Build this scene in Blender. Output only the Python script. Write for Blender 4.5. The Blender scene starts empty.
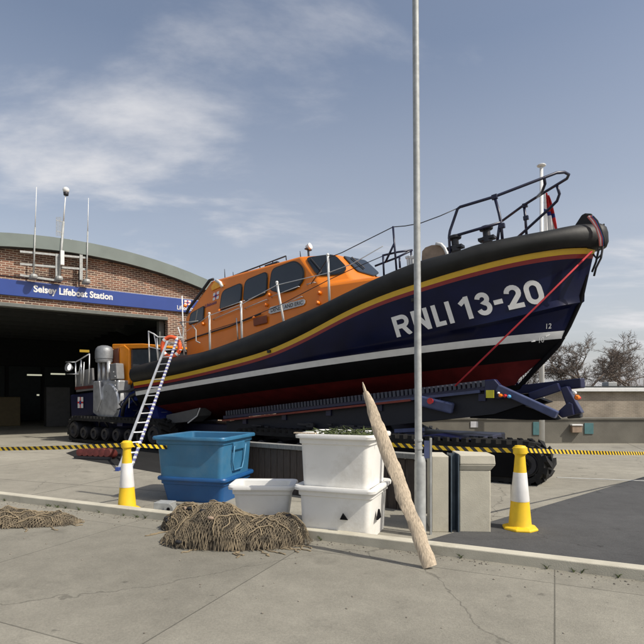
import bpy, bmesh, math, random
from mathutils import Vector, Matrix, noise
random.seed(7)
S=bpy.context.scene
col=S.collection
R=math.radians
# ---------------------------------------------------------------- world scale: eye height and lens
F=520.0; EY=395.0; EH=1.6
def W(px,py,d): return Vector(((px-322)/F*d, d, EH-(py-EY)/F*d))
# ---------------------------------------------------------------- mesh builder
class MB:
    def __init__(s): s.v=[]; s.f=[]; s.m=[]
    def add(s,vs,fs,m=0):
        b=len(s.v); s.v+= [Vector(p) for p in vs]
        for f in fs: s.f.append([b+i for i in f]); s.m.append(m)
    def hexa(s,a,m=0):   # a: 4 bottom ccw, 4 top ccw
        s.add(a,[(3,2,1,0),(4,5,6,7),(0,1,5,4),(1,2,6,5),(2,3,7,6),(3,0,4,7)],m)
    def box(s,c,size,m=0,rz=0,M=None):
        x,y,z=[k/2 for k in size]; P=[(-x,-y,-z),(x,-y,-z),(x,y,-z),(-x,y,-z),(-x,-y,z),(x,-y,z),(x,y,z),(-x,y,z)]
        Q=Matrix.Rotation(rz,3,'Z') if M is None else M
        s.hexa([Vector(c)+Q@Vector(p) for p in P],m)
    def bar(s,a,b,w,h,m=0,up=(0,0,1)):
        a=Vector(a); b=Vector(b); d=(b-a).normalized(); up=Vector(up)
        if abs(d.dot(up))>.98: up=Vector((0,1,0))
        x=d.cross(up).normalized(); z=x.cross(d).normalized()
        o=[-x*w/2-z*h/2,x*w/2-z*h/2,x*w/2+z*h/2,-x*w/2+z*h/2]
        s.add([a+q for q in o]+[b+q for q in o],[(0,1,2,3),(7,6,5,4),(0,4,5,1),(1,5,6,2),(2,6,7,3),(3,7,4,0)],m)
    def tube(s,pts,r,n=8,m=0,closed=False):
        pts=[Vector(p) for p in pts]; k=len(pts); rr=r if isinstance(r,(list,tuple)) else [r]*k
        b=len(s.v); prev=None
        for i,p in enumerate(pts):
            if closed: d=(pts[(i+1)%k]-pts[i-1])
            else: d=(pts[min(i+1,k-1)]-pts[max(i-1,0)])
            d=d.normalized() if d.length>1e-9 else Vector((0,0,1))
            if prev is None:
                t=Vector((0,0,1)) if abs(d.z)<.9 else Vector((1,0,0)); x=d.cross(t).normalized()
            else:
                x=prev-d*prev.dot(d); x=x.normalized() if x.length>1e-6 else d.orthogonal().normalized()
            prev=x; y=d.cross(x)
            for j in range(n):
                a=2*math.pi*j/n; s.v.append(p+(x*math.cos(a)+y*math.sin(a))*rr[i])
        for i in range(k if closed else k-1):
            for j in range(n):
                a0=b+i*n+j; a1=b+i*n+(j+1)%n; c0=b+((i+1)%k)*n+j; c1=b+((i+1)%k)*n+(j+1)%n
                s.f.append([a0,a1,c1,c0]); s.m.append(m)
        if not closed:
            s.f.append([b+j for j in range(n)][::-1]); s.m.append(m)
            s.f.append([b+(k-1)*n+j for j in range(n)]); s.m.append(m)
    def lathe(s,prof,c=(0,0,0),n=24,m=0,M=None,cap=True):
        b=len(s.v); c=Vector(c); M=M or Matrix.Identity(3)
        for r,z in prof:
            for j in range(n):
                a=2*math.pi*j/n; s.v.append(c+M@Vector((r*math.cos(a),r*math.sin(a),z)))
        for i in range(len(prof)-1):
            for j in range(n):
                s.f.append([b+i*n+j,b+i*n+(j+1)%n,b+(i+1)*n+(j+1)%n,b+(i+1)*n+j]); s.m.append(m)
        if cap:
            s.f.append([b+j for j in range(n)][::-1]); s.m.append(m)
            s.f.append([b+(len(prof)-1)*n+j for j in range(n)]); s.m.append(m)
    def prism(s,poly,ext,m=0):
        poly=[Vector(p) for p in poly]; ext=Vector(ext); n=len(poly)
        s.add(poly+[p+ext for p in poly],[list(range(n))[::-1],[n+i for i in range(n)]]+[(i,(i+1)%n,n+(i+1)%n,n+i) for i in range(n)],m)
    def grid(s,rows,m=0,closed=False,mf=None):
        b=len(s.v); n=len(rows[0])
        for r in rows: s.v+=[Vector(p) for p in r]
        for i in range(len(rows)-1):
            for j in range(n if closed else n-1):
                s.f.append([b+i*n+j,b+i*n+(j+1)%n,b+(i+1)*n+(j+1)%n,b+(i+1)*n+j]); s.m.append(mf(i,j) if mf else m)
    def build(s,name,mats,parent=None,smooth=False,bevel=0,sub=0,seg=2,recalc=True):
        me=bpy.data.meshes.new(name); me.from_pydata([tuple(p) for p in s.v],[],s.f)
        if not isinstance(mats,(list,tuple)): mats=[mats]
        for m in mats: me.materials.append(m)
        me.polygons.foreach_set('material_index',s.m)
        if recalc:
            bm=bmesh.new(); bm.from_mesh(me); bmesh.ops.recalc_face_normals(bm,faces=bm.faces); bm.to_mesh(me); bm.free()
        o=bpy.data.objects.new(name,me); col.objects.link(o)
        if parent: o.parent=parent
        if smooth is True: 
            for p in me.polygons: p.use_smooth=True
        elif smooth: 
            for p in me.polygons: p.use_smooth=True
            try: me.set_sharp_from_angle(angle=R(smooth))
            except Exception: pass
        if bevel:
            b=o.modifiers.new('b','BEVEL'); b.width=bevel; b.segments=seg; b.limit_method='ANGLE'; b.angle_limit=R(35)
        if sub:
            b=o.modifiers.new('s','SUBSURF'); b.levels=sub; b.render_levels=sub
        return o
def tag(o,label=None,cat=None,group=None,kind=None):
    for k,x in (('label',label),('category',cat),('group',group),('kind',kind)):
        if x: o[k]=x
    return o
def empty(name,loc=(0,0,0),rz=0):
    o=bpy.data.objects.new(name,None); col.objects.link(o); o.location=loc; o.rotation_euler=(0,0,rz); o.empty_display_size=.2; return o
# ---------------------------------------------------------------- materials
def mat(name,c,rough=.6,metal=0,var=.12,scale=6,bump=.0,bscale=40,c2=None,spec=.5,emit=None,coat=0,dirt=0,dirtc=(.08,.07,.05),coords='Object'):
    m=bpy.data.materials.new(name); m.use_nodes=True; nt=m.node_tree; N=nt.nodes; L=nt.links; b=N['Principled BSDF']
    b.inputs['Roughness'].default_value=rough; b.inputs['Metallic'].default_value=metal; b.inputs['Specular IOR Level'].default_value=spec
    b.inputs['Coat Weight'].default_value=coat
    tc=N.new('ShaderNodeTexCoord'); nz=N.new('ShaderNodeTexNoise'); nz.inputs['Scale'].default_value=scale; nz.inputs['Detail'].default_value=6
    L.new(tc.outputs[coords],nz.inputs['Vector'])
    cr=N.new('ShaderNodeValToRGB'); c2=c2 or tuple(x*(1-var) for x in c); c1=tuple(min(1,x*(1+var)) for x in c)
    cr.color_ramp.elements[0].position=.32; cr.color_ramp.elements[1].position=.68
    cr.color_ramp.elements[0].color=(*c2,1); cr.color_ramp.elements[1].color=(*c1,1); L.new(nz.outputs['Fac'],cr.inputs['Fac'])
    out=cr.outputs['Color']
    if dirt:
        n2=N.new('ShaderNodeTexNoise'); n2.inputs['Scale'].default_value=scale*.6; n2.inputs['Detail'].default_value=8; n2.inputs['Roughness'].default_value=.7; L.new(tc.outputs[coords],n2.inputs['Vector'])
        r2=N.new('ShaderNodeValToRGB'); r2.color_ramp.elements[0].position=.52; r2.color_ramp.elements[1].position=.72; L.new(n2.outputs['Fac'],r2.inputs['Fac'])
        mu=N.new('ShaderNodeMath'); mu.operation='MULTIPLY'; mu.inputs[1].default_value=dirt; L.new(r2.outputs['Color'],mu.inputs[0])
        mx=N.new('ShaderNodeMix'); mx.data_type='RGBA'; L.new(mu.outputs[0],mx.inputs[0]); L.new(out,mx.inputs[6]); mx.inputs[7].default_value=(*dirtc,1); out=mx.outputs[2]
    L.new(out,b.inputs['Base Color'])
    if bump:
        n3=N.new('ShaderNodeTexNoise'); n3.inputs['Scale'].default_value=bscale; n3.inputs['Detail'].default_value=5; L.new(tc.outputs[coords],n3.inputs['Vector'])
        bp=N.new('ShaderNodeBump'); bp.inputs['Strength'].default_value=bump; bp.inputs['Distance'].default_value=.02; L.new(n3.outputs['Fac'],bp.inputs['Height']); L.new(bp.outputs['Normal'],b.inputs['Normal'])
    if emit:
        b.inputs['Emission Color'].default_value=(*emit[0],1); b.inputs['Emission Strength'].default_value=emit[1]
    return m
def brick_mat(name,c1,c2,mortar,bw=.225,bh=.075,mort=.012):
    m=bpy.data.materials.new(name); m.use_nodes=True; nt=m.node_tree; N=nt.nodes; L=nt.links; b=N['Principled BSDF']; b.inputs['Roughness'].default_value=.9
    tc=N.new('ShaderNodeTexCoord'); sp=N.new('ShaderNodeSeparateXYZ'); cb=N.new('ShaderNodeCombineXYZ'); ad=N.new('ShaderNodeMath'); ad.operation='ADD'
    L.new(tc.outputs['Object'],sp.inputs[0]); L.new(sp.outputs[0],ad.inputs[0]); L.new(sp.outputs[1],ad.inputs[1]); L.new(ad.outputs[0],cb.inputs[0]); L.new(sp.outputs[2],cb.inputs[1])
    bt=N.new('ShaderNodeTexBrick'); bt.inputs['Scale'].default_value=1; bt.inputs['Brick Width'].default_value=bw; bt.inputs['Row Height'].default_value=bh; bt.inputs['Mortar Size'].default_value=mort; bt.inputs['Mortar Smooth'].default_value=.2
    bt.inputs['Color1'].default_value=(*c1,1); bt.inputs['Color2'].default_value=(*c2,1); bt.inputs['Mortar'].default_value=(*mortar,1); bt.inputs['Bias'].default_value=-.1
    L.new(cb.outputs[0],bt.inputs['Vector'])
    nz=N.new('ShaderNodeTexNoise'); nz.inputs['Scale'].default_value=1.2; nz.inputs['Detail'].default_value=8; L.new(tc.outputs['Object'],nz.inputs['Vector'])
    mr=N.new('ShaderNodeMapRange'); mr.inputs[1].default_value=.3; mr.inputs[2].default_value=.7; mr.inputs[3].default_value=.72; mr.inputs[4].default_value=1.2; L.new(nz.outputs['Fac'],mr.inputs[0])
    mx=N.new('ShaderNodeMix'); mx.data_type='RGBA'; mx.blend_type='MULTIPLY'; mx.inputs[0].default_value=1; L.new(bt.outputs['Color'],mx.inputs[6]); L.new(mr.outputs[0],mx.inputs[7]); L.new(mx.outputs[2],b.inputs['Base Color'])
    bp=N.new('ShaderNodeBump'); bp.inputs['Strength'].default_value=.6; bp.inputs['Distance'].default_value=.01; bp.invert=True; L.new(bt.outputs['Fac'],bp.inputs['Height']); L.new(bp.outputs['Normal'],b.inputs['Normal'])
    return m
def slab_mat(name,c,sx=3.2,sy=3.2,rot=0,joint=.012,dark=.5,patch=1.0):
    m=bpy.data.materials.new(name); m.use_nodes=True; nt=m.node_tree; N=nt.nodes; L=nt.links; b=N['Principled BSDF']; b.inputs['Roughness'].default_value=.92; b.inputs['Specular IOR Level'].default_value=.25
    tc=N.new('ShaderNodeTexCoord'); mp=N.new('ShaderNodeMapping'); mp.inputs['Rotation'].default_value=(0,0,rot); L.new(tc.outputs['Object'],mp.inputs[0])
    def nz(sc,det,ro=.55):
        n=N.new('ShaderNodeTexNoise'); n.inputs['Scale'].default_value=sc; n.inputs['Detail'].default_value=det; n.inputs['Roughness'].default_value=ro; L.new(mp.outputs[0],n.inputs['Vector']); return n.outputs['Fac']
    def mr(x,a,b_,c_,d_):
        n=N.new('ShaderNodeMapRange'); L.new(x,n.inputs[0])
        for i,q in enumerate((a,b_,c_,d_)): n.inputs[i+1].default_value=q
        return n.outputs[0]
    def mul(A,B):
        n=N.new('ShaderNodeMath'); n.operation='MULTIPLY'; L.new(A,n.inputs[0]); L.new(B,n.inputs[1]); return n.outputs[0]
    f=mul(mr(nz(.35,6,.6),.3,.7,1-.28*patch,1.12),mul(mr(nz(3.5,8,.7),.3,.75,1.1,.82),mr(nz(60,4),.3,.7,.88,1.1)))
    st=mr(nz(1.1,10,.75),.60,.72,1,.68); f=mul(f,st)
    dn=N.new('ShaderNodeTexNoise'); dn.inputs['Scale'].default_value=1.6; dn.inputs['Detail'].default_value=6; L.new(mp.outputs[0],dn.inputs['Vector'])
    dm=N.new('ShaderNodeMix'); dm.data_type='RGBA'; dm.blend_type='LINEAR_LIGHT'; dm.inputs[0].default_value=.35; L.new(mp.outputs[0],dm.inputs[6]); L.new(dn.outputs['Color'],dm.inputs[7])
    vo=N.new('ShaderNodeTexVoronoi'); vo.feature='DISTANCE_TO_EDGE'; vo.inputs['Scale'].default_value=.30; L.new(dm.outputs[2],vo.inputs['Vector'])
    f=mul(f,mr(vo.outputs['Distance'],.001,.003,.66,1))
    f=mul(f,mr(nz(.8,4,.5),.66,.74,1,.62)); f=mul(f,mr(nz(7,3,.5),.70,.74,1,.72))
    if joint:
        bt=N.new('ShaderNodeTexBrick'); bt.offset=0; bt.inputs['Scale'].default_value=1; bt.inputs['Brick Width'].default_value=sx; bt.inputs['Row Height'].default_value=sy; bt.inputs['Mortar Size'].default_value=joint
        bt.inputs['Color1'].default_value=(1,1,1,1); bt.inputs['Color2'].default_value=(.9,.9,.9,1); bt.inputs['Mortar'].default_value=(dark,dark,dark,1); L.new(mp.outputs[0],bt.inputs['Vector']); f=mul(f,bt.outputs['Color'])
    mx=N.new('ShaderNodeMix'); mx.data_type='RGBA'; mx.blend_type='MULTIPLY'; mx.inputs[0].default_value=1; mx.inputs[6].default_value=(*c,1); L.new(f,mx.inputs[7]); L.new(mx.outputs[2],b.inputs['Base Color'])
    n3=nz(90,5); bp=N.new('ShaderNodeBump'); bp.inputs['Strength'].default_value=.35; bp.inputs['Distance'].default_value=.01; L.new(n3,bp.inputs['Height']); L.new(bp.outputs['Normal'],b.inputs['Normal'])
    return m
def plank_mat(name,c):
    m=mat(name,c,rough=.9,var=.3,scale=3); nt=m.node_tree; N=nt.nodes; L=nt.links
    tn=[n for n in N if n.type=='TEX_NOISE'][0]; tc=[n for n in N if n.type=='TEX_COORD'][0]
    mp=N.new('ShaderNodeMapping'); mp.inputs['Scale'].default_value=(34,34,2.2); L.new(tc.outputs['Object'],mp.inputs[0]); L.new(mp.outputs[0],tn.inputs['Vector'])
    bp=N.new('ShaderNodeBump'); bp.inputs['Strength'].default_value=.5; bp.inputs['Distance'].default_value=.01; L.new(tn.outputs['Fac'],bp.inputs['Height']); L.new(bp.outputs['Normal'],N['Principled BSDF'].inputs['Normal'])
    return m
def stripe_tape_mat():
    m=bpy.data.materials.new('hazard_tape'); m.use_nodes=True; nt=m.node_tree; N=nt.nodes; L=nt.links; b=N['Principled BSDF']; b.inputs['Roughness'].default_value=.45
    tc=N.new('ShaderNodeUVMap'); sp=N.new('ShaderNodeSeparateXYZ'); L.new(tc.outputs[0],sp.inputs[0])
    a=N.new('ShaderNodeMath'); a.operation='ADD'; L.new(sp.outputs[0],a.inputs[0]); L.new(sp.outputs[1],a.inputs[1])
    f=N.new('ShaderNodeMath'); f.operation='FRACT'; L.new(a.outputs[0],f.inputs[0]); g=N.new('ShaderNodeMath'); g.operation='GREATER_THAN'; g.inputs[1].default_value=.5; L.new(f.outputs[0],g.inputs[0])
    mx=N.new('ShaderNodeMix'); mx.data_type='RGBA'; L.new(g.outputs[0],mx.inputs[0]); mx.inputs[6].default_value=(.75,.5,.02,1); mx.inputs[7].default_value=(.015,.015,.015,1); L.new(mx.outputs[2],b.inputs['Base Color']); return m
navy=mat('navy_gloss_paint',(.0028,.005,.030),rough=.28,var=.3,scale=1.5,spec=.22,dirt=.18,dirtc=(.012,.015,.035))
black=mat('antifoul_black',(.004,.004,.005),rough=.7,var=.3,scale=3,spec=.12)
red_af=mat('antifoul_dark_red',(.095,.009,.009),rough=.7,var=.25,scale=3,spec=.15)
white=mat('white_paint',(.72,.72,.70),rough=.4,var=.05)
yel=mat('yellow_band',(.62,.38,.02),rough=.35,var=.05)
redb=mat('red_band',(.22,.012,.012),rough=.35,var=.05)
rubber=mat('black_rubber_fender',(.013,.0135,.013),rough=.55,var=.35,scale=2,bump=.10,bscale=9,spec=.32,dirt=.35,dirtc=(.035,.034,.03))
orange=mat('orange_cabin_paint',(.72,.195,.010),rough=.36,var=.08,scale=1.3,coat=.08,dirt=.22,dirtc=(.5,.13,.012))
deckm=mat('deck_grey',(.12,.12,.12),rough=.9,bump=.3)
glass=mat('dark_glass',(.012,.016,.02),rough=.06,var=.1,spec=.8)
blackf=mat('window_seal',(.012,.012,.012),rough=.5)
steel=mat('stainless_tube',(.62,.62,.6),rough=.3,metal=.8,var=.1)
dsteel=mat('dark_metal',(.03,.03,.035),rough=.5,metal=.3)
nrail=mat('navy_rail_paint',(.012,.014,.04),rough=.35)
galv=mat('galvanised_steel',(.36,.37,.36),rough=.6,metal=.25,var=.15,scale=14,dirt=.3,dirtc=(.22,.21,.18))
concrete=mat('cast_concrete',(.50,.47,.38),rough=.95,var=.10,scale=4,bump=.12,bscale=90,dirt=.5,dirtc=(.27,.24,.17))
wallc=mat('grey_render_wall',(.16,.15,.125),rough=.95,var=.15,scale=1.2,bump=.3,dirt=.5,dirtc=(.1,.09,.075))
brick=brick_mat('red_brown_brick',(.22,.095,.057),(.06,.038,.033),(.42,.34,.26),mort=.014)
brick2=brick_mat('buff_brick',(.30,.25,.19),(.24,.2,.15),(.34,.3,.25))
roofm=mat('green_grey_roof_sheet',(.15,.18,.165),rough=.5,var=.08,scale=2)
signb=mat('sign_blue',(.028,.06,.25),rough=.3,var=.05,scale=2)
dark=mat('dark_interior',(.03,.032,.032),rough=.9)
dark2=mat('dark_panel',(.045,.05,.05),rough=.8)
tubblue=mat('blue_plastic',(.035,.15,.275),rough=.42,var=.12,scale=3,bump=.05,dirt=.6,dirtc=(.10,.20,.28))
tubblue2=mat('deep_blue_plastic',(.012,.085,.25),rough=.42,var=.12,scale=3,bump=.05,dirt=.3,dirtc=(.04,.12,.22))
tubwhite=mat('white_plastic',(.78,.77,.73),rough=.45,var=.05,scale=2.5,bump=.06,dirt=.6,dirtc=(.50,.46,.38))
conY=mat('cone_yellow',(.80,.52,.015),rough=.5,var=.06,dirt=.35,dirtc=(.45,.30,.05),scale=8)
conW=mat('cone_white_sleeve',(.72,.71,.69),rough=.5,var=.06,dirt=.35,dirtc=(.42,.39,.35),scale=9)
tape=stripe_tape_mat()
plankd=plank_mat('weathered_dark_planks',(.075,.06,.05)); plankg=plank_mat('grey_weathered_cap',(.25,.25,.23))
drift=plank_mat('driftwood',(.50,.41,.30))
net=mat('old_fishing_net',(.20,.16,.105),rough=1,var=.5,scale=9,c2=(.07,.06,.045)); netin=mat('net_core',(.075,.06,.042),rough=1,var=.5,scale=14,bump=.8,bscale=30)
alu=mat('aluminium',(.6,.61,.62),rough=.35,metal=.6)
stile=mat('ladder_reflective_tape',(.6,.6,.62),rough=.4)
lifeo=mat('lifebuoy_orange',(.75,.11,.03),rough=.5); ropeR=mat('red_rope',(.42,.02,.03),rough=.8); ropeB=mat('blue_rope',(.03,.16,.4),rough=.8); ropeK=mat('black_rope',(.012,.012,.014),rough=.8); ropeP=mat('pink_rope',(.65,.2,.17),rough=.8)
cabo=mat('tractor_orange',(.85,.28,.01),rough=.35,var=.05)
tread=mat('track_rubber',(.014,.014,.014),rough=.8,var=.35,scale=8,bump=.3,dirt=.3,dirtc=(.035,.032,.027),spec=.3)
chrome=mat('exhaust_metal',(.5,.51,.52),rough=.35,metal=.5,var=.2,scale=5,bump=.08,bscale=8)
dkred=mat('dark_red_roller',(.10,.018,.014),rough=.6,var=.3)
amber=mat('amber_lens',(.85,.2,.01),rough=.2); redl=mat('red_lens',(.5,.02,.02),rough=.2); bluel=mat('pale_blue_lens',(.1,.35,.6),rough=.2)
cradleb=mat('cradle_blue_paint',(.008,.010,.05),rough=.38,var=.2,scale=3); paleb=mat('faded_blue_steel',(.055,.07,.15),rough=.45,var=.2,scale=6)
lampm=mat('work_lamp_lens',(.8,.8,.8),rough=.1,emit=((1,1,.95),3.0))
bark=mat('bare_bark',(.14,.11,.09),rough=1,var=.3)
teal=mat('teal_notice',(.07,.17,.18),rough=.5); paper=mat('pale_notice',(.5,.5,.52),rough=.6)
brownm=mat('tan_canvas',(.30,.22,.16),rough=.9,var=.2)
flagW=mat('flag_white',(.75,.74,.72),rough=.8,var=.04); flagR=mat('flag_red',(.55,.02,.02),rough=.8); flagB=mat('flag_blue',(.02,.03,.18),rough=.8)
emW=mat('emblem_white',(.75,.73,.7),rough=.5); emR=mat('emblem_red',(.6,.03,.03),rough=.5); emB=mat('emblem_blue',(.02,.04,.22),rough=.5)
plateg=mat('name_plate_grey',(.5,.5,.5),rough=.4,var=.04); purple=mat('purple_lettering',(.05,.02,.13),rough=.5)
# ---------------------------------------------------------------- text
def text_mesh(s,bold=.0,subd=True):
    cu=bpy.data.curves.new('t','FONT'); cu.body=s; cu.offset=bold; cu.size=1; cu.resolution_u=5
    o=bpy.data.objects.new('t',cu); col.objects.link(o); dg=bpy.context.evaluated_depsgraph_get(); dg.update()
    me=bpy.data.meshes.new_from_object(o.evaluated_get(dg)); bpy.data.objects.remove(o); bpy.data.curves.remove(cu)
    bm=bmesh.new(); bm.from_mesh(me); bmesh.ops.triangulate(bm,faces=bm.faces)
    if subd:
        for _ in range(2):
            es=[e for e in bm.edges if e.calc_length()>.25]
            bmesh.ops.subdivide_edges(bm,edges=es,cuts=1); bmesh.ops.triangulate(bm,faces=bm.faces)
    V=[v.co.copy() for v in bm.verts]; Fc=[[v.index for v in f.verts] for f in bm.faces]; bm.free()
    x0=min(p.x for p in V); x1=max(p.x for p in V); y0=min(p.y for p in V); y1=max(p.y for p in V)
    return [((p.x-x0)/(x1-x0),(p.y-y0)/(y1-y0)) for p in V],Fc,(x1-x0)/(y1-y0)
def text_on(name,s,fn,m,parent=None,bold=.02,subd=False):
    V,Fc,asp=text_mesh(s,bold,subd); b=MB(); b.add([fn(x,y) for x,y in V],Fc); return b.build(name,m,parent,recalc=False)
# ---------------------------------------------------------------- boat frame
A=R(36); TH=R(5.8); SC=.93
h2=Vector((math.cos(A),-math.sin(A),0))
O=Vector((0,0,EH))+SC*(Vector((-4.87,18.47,1.68))-Vector((0,0,EH)))
U=Vector((h2.x*math.cos(TH),h2.y*math.cos(TH),math.sin(TH))); VV=Vector((-math.sin(A),-math.cos(A),0)); WW=Vector((-h2.x*math.sin(TH),-h2.y*math.sin(TH),math.cos(TH)))
CAM=Vector((0,0,EH))
def ray(px,py):
    d=Vector(((px-322)/F,1,-(py-EY)/F)); return (CAM-O)/SC,d
def loc(p): return Vector((p.dot(U),p.dot(VV),p.dot(WW)))     # (s,v,w)
def bs(px,py,vv):
    c,d=ray(px,py); k=(vv-c.dot(VV))/d.dot(VV); return loc(c+d*k)
def bplane(px,py,P0,n):     # intersection in (s,v,w) space with plane
    c,d=ray(px,py); c=loc(c); d=loc(d); k=(P0-c).dot(n)/d.dot(n); return c+d*k
def L3(s,v,w): return Vector((s,-v,w))
def LL(p): return Vector((p[0],-p[1],p[2]))
def spl(pts):
    xs=[p[0] for p in pts]; ys=[p[1] for p in pts]; n=len(xs)
    sl=[]
    for i in range(n):
        if i==0: sl.append((ys[1]-ys[0])/(xs[1]-xs[0]))
        elif i==n-1: sl.append((ys[-1]-ys[-2])/(xs[-1]-xs[-2]))
        else: sl.append((ys[i+1]-ys[i-1])/(xs[i+1]-xs[i-1]))
    def f(x):
        if x<=xs[0]: return ys[0]+(x-xs[0])*sl[0]*.3
        if x>=xs[-1]: return ys[-1]+(x-xs[-1])*sl[-1]
        i=max(j for j in range(n-1) if xs[j]<=x); H=xs[i+1]-xs[i]; t=(x-xs[i])/H
        return (2*t**3-3*t*t+1)*ys[i]+(t**3-2*t*t+t)*H*sl[i]+(-2*t**3+3*t*t)*ys[i+1]+(t**3-t*t)*H*sl[i+1]
    return f
def se(bm,s0,send,p,q): return lambda s: bm if s<s0 else bm*max(0,1-((s-s0)/(send-s0))**p)**q
yt=spl([(0,.33),(2,.31),(4.08,.37),(5.8,.48),(6.95,.68),(8.4,1.06),(9.27,1.24),(10.28,1.39),(11.02,1.49),(11.9,1.59),(12.72,1.64),(13.23,1.63)])
ct=spl([(0,.86),(1.5,.88),(3.3,.83),(5.04,.98),(6.36,1.15),(7.46,1.31),(8.31,1.49),(9.2,1.68),(10.11,1.84),(10.85,1.89),(11.25,1.96),(12.48,2.04),(13.1,2.11),(13.45,2.1)])
bY=se(2.06,6,13.28,2.4,.75)
kn=spl([(0,.10),(8,.14),(9.6,.18),(10.6,.27),(11.4,.34),(12.2,.45),(12.9,.57)])
def bl(fa,fb,k): return lambda s:(1-k)*fa(s)+k*fb(s)
def bump_fn(s): return .12*max(0,min(1,(s-10.2)/2.2))
curves=[ # (send, breadth, w, mat of strip BELOW)
 (13.28,bY,yt,0),
 (13.24,se(2.05,6,13.24,2.4,.76),lambda s:yt(s)-.115,1),
 (13.20,se(2.05,6,13.20,2.4,.77),lambda s:yt(s)-.20,2),
 (12.98,se(2.03,5.6,12.92,2.3,.84),lambda s:kn(s)+.15*min(1,max(0.35,(s-7)/5)),2),
 (12.96,lambda s:se(2.03,5.4,12.90,2.25,.86)(s)+bump_fn(s)*(1 if s<12.6 else max(0,(12.96-s)/.36)),kn,2),
 (12.84,se(2.02,5.2,12.84,2.2,.9),lambda s:kn(s)-.05,2),
 (12.58,se(2.0,5,12.58,2.2,.9),lambda s:.03,3),
 (12.52,se(1.99,5,12.52,2.2,.92),lambda s:-.10-.03*min(1,s/12),4),
 (12.30,se(1.9,4.5,12.30,2.1,.98),lambda s:-.32,4),
 (12.02,se(1.7,4,12.02,2.0,1.05),lambda s:-.50,5),
 (11.50,se(.9,3.5,11.50,1.9,1.1),lambda s:-.86,5),
 (11.35,se(.06,11,11.35,2,1),lambda s:-1.03,5)]
NT=72
def row(c,side):
    r=[]
    for i in range(NT+1):
        t=i/NT; g=1-(1-t)**1.6; s=c[0]*g
        r.append(L3(s,side*c[1](s),c[2](s)))
    return r
lifeboat=empty('lifeboat',O); lifeboat.rotation_euler=Matrix((U,-VV,WW)).transposed().to_euler(); lifeboat.scale=(SC,)*3
tag(lifeboat,'navy and orange lifeboat with thick black fender, bow raised, numbered RNLI 13-20','lifeboat')
mb=MB()
for side in (1,-1):
    rows=[row(c,side) for c in curves]
    # breadth of last bow point -> 0
    mb.grid(rows,mf=lambda i,j:curves[i][3])
tr=[row(c,1)[0] for c in curves]; tl=[row(c,-1)[0] for c in curves]
mb.add(tr+tl[::-1],[list(range(2*len(tr)))],4)
hull=mb.build('hull',[yel,yel,navy,white,black,red_af],lifeboat,smooth=40,recalc=True)
# fix stripe material: strip 0 yellow, strip1 red
hull.data.materials[1]=redb
# stem plate closing small gap
mb=MB(); stem=[bs(591,252,0),bs(580,302,0),bs(569,326,0),bs(558,345,0),bs(547,357,0),bs(536,368,0),bs(519,387,0)]
stem=[LL(p) for p in stem]; mb.tube([L3(13.25,0,1.65)]+stem+[L3(10.6,0,-1.07)],[.05]*4+[.06]*(len(stem)-2),10)
mb.build('stem_band',black,lifeboat,smooth=True)
# deck
mb=MB(); rows=[]
for side in (1,0,-1):
    rows.append([L3(13.2*(i/50),side*max(0,(se(1.8,6,13.2,2.4,.75)(13.2*i/50))),ct(13.2*i/50)-.12+(0.03 if side==0 else 0)) for i in range(51)])
mb.grid(rows); mb.build('deck',deckm,lifeboat)
# fender collar
mb=MB(); bC=se(2.15,6,13.5,2.5,.72)
rows=[]; NC=90
for i in range(NC+1):
    t=i/NC; s=13.49*(1-(1-t)**1.8); y=bY(min(s,13.2)); 
    B=bC(s); lo=yt(s)-.0; hi=ct(s); H=hi-lo; nose=max(0,(s-12.9)/.6)
    iy=max(0.0,B-.42-.0)
    prof=[(B-.14,lo-.005),(B-.02,lo+.06),(B+.035,lo+H*.3),(B+.045,lo+H*.52),(B+.01,lo+H*.74),(B-.07,lo+H*.91),(B-.17,hi),(B-.30,hi-.015),(B-.4,hi-.16)]
    rows.append([(s,max(0,b),w) for b,w in prof])
for side in (1,-1):
    mb.grid([[L3(p[0],side*p[1],p[2]) for p in r] for r in rows])
    mb.add([L3(p[0]-.0,side*p[1],p[2]) for p in rows[0]],[list(range(9))])
mb.build('fender',rubber,lifeboat,smooth=50)
# blunt nose pad + bow post
mb=MB(); mb.prism([LL(bs(*p,.13)) for p in [(574,226),(581.5,214.5),(585,212.8),(592,213.2),(596,226)]],(0,.26,0)); mb.build('bow_fairlead',rubber,lifeboat,bevel=.03)
mb=MB(); mb.lathe([(.05,0),(.22,.02),(.27,.12),(.28,.3),(.26,.42),(.18,.5),(.05,.52)],L3(13.26,0,1.6),20); mb.build('nose_pad',rubber,lifeboat,smooth=True)
for k,(m_,off) in enumerate([(ropeP,.0),(ropeR,.06),(white,-.06),(ropeB,.10),(ropeK,.14),(ropeP,-.10)]):
    mb=MB(); mb.tube([LL(bs(*p,.36)) for p in [(590+off*20,216.5),(594+off*22,221),(598.5+off*20,229+off*10),(601.5+off*18,238),(602+off*16,246)]],.024,6); mb.build('bow_rope',m_,lifeboat,smooth=True)
for pp in ([(603,246),(601,258),(596,268),(594,276)],[(599,248),(596,262),(592,272)],[(593,254),(597,259),(602,254)]):
    mb=MB(); mb.tube([LL(bs(*p,.22)) for p in pp],.022,6); mb.build('bow_rope',ropeK,lifeboat,smooth=True)
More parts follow.
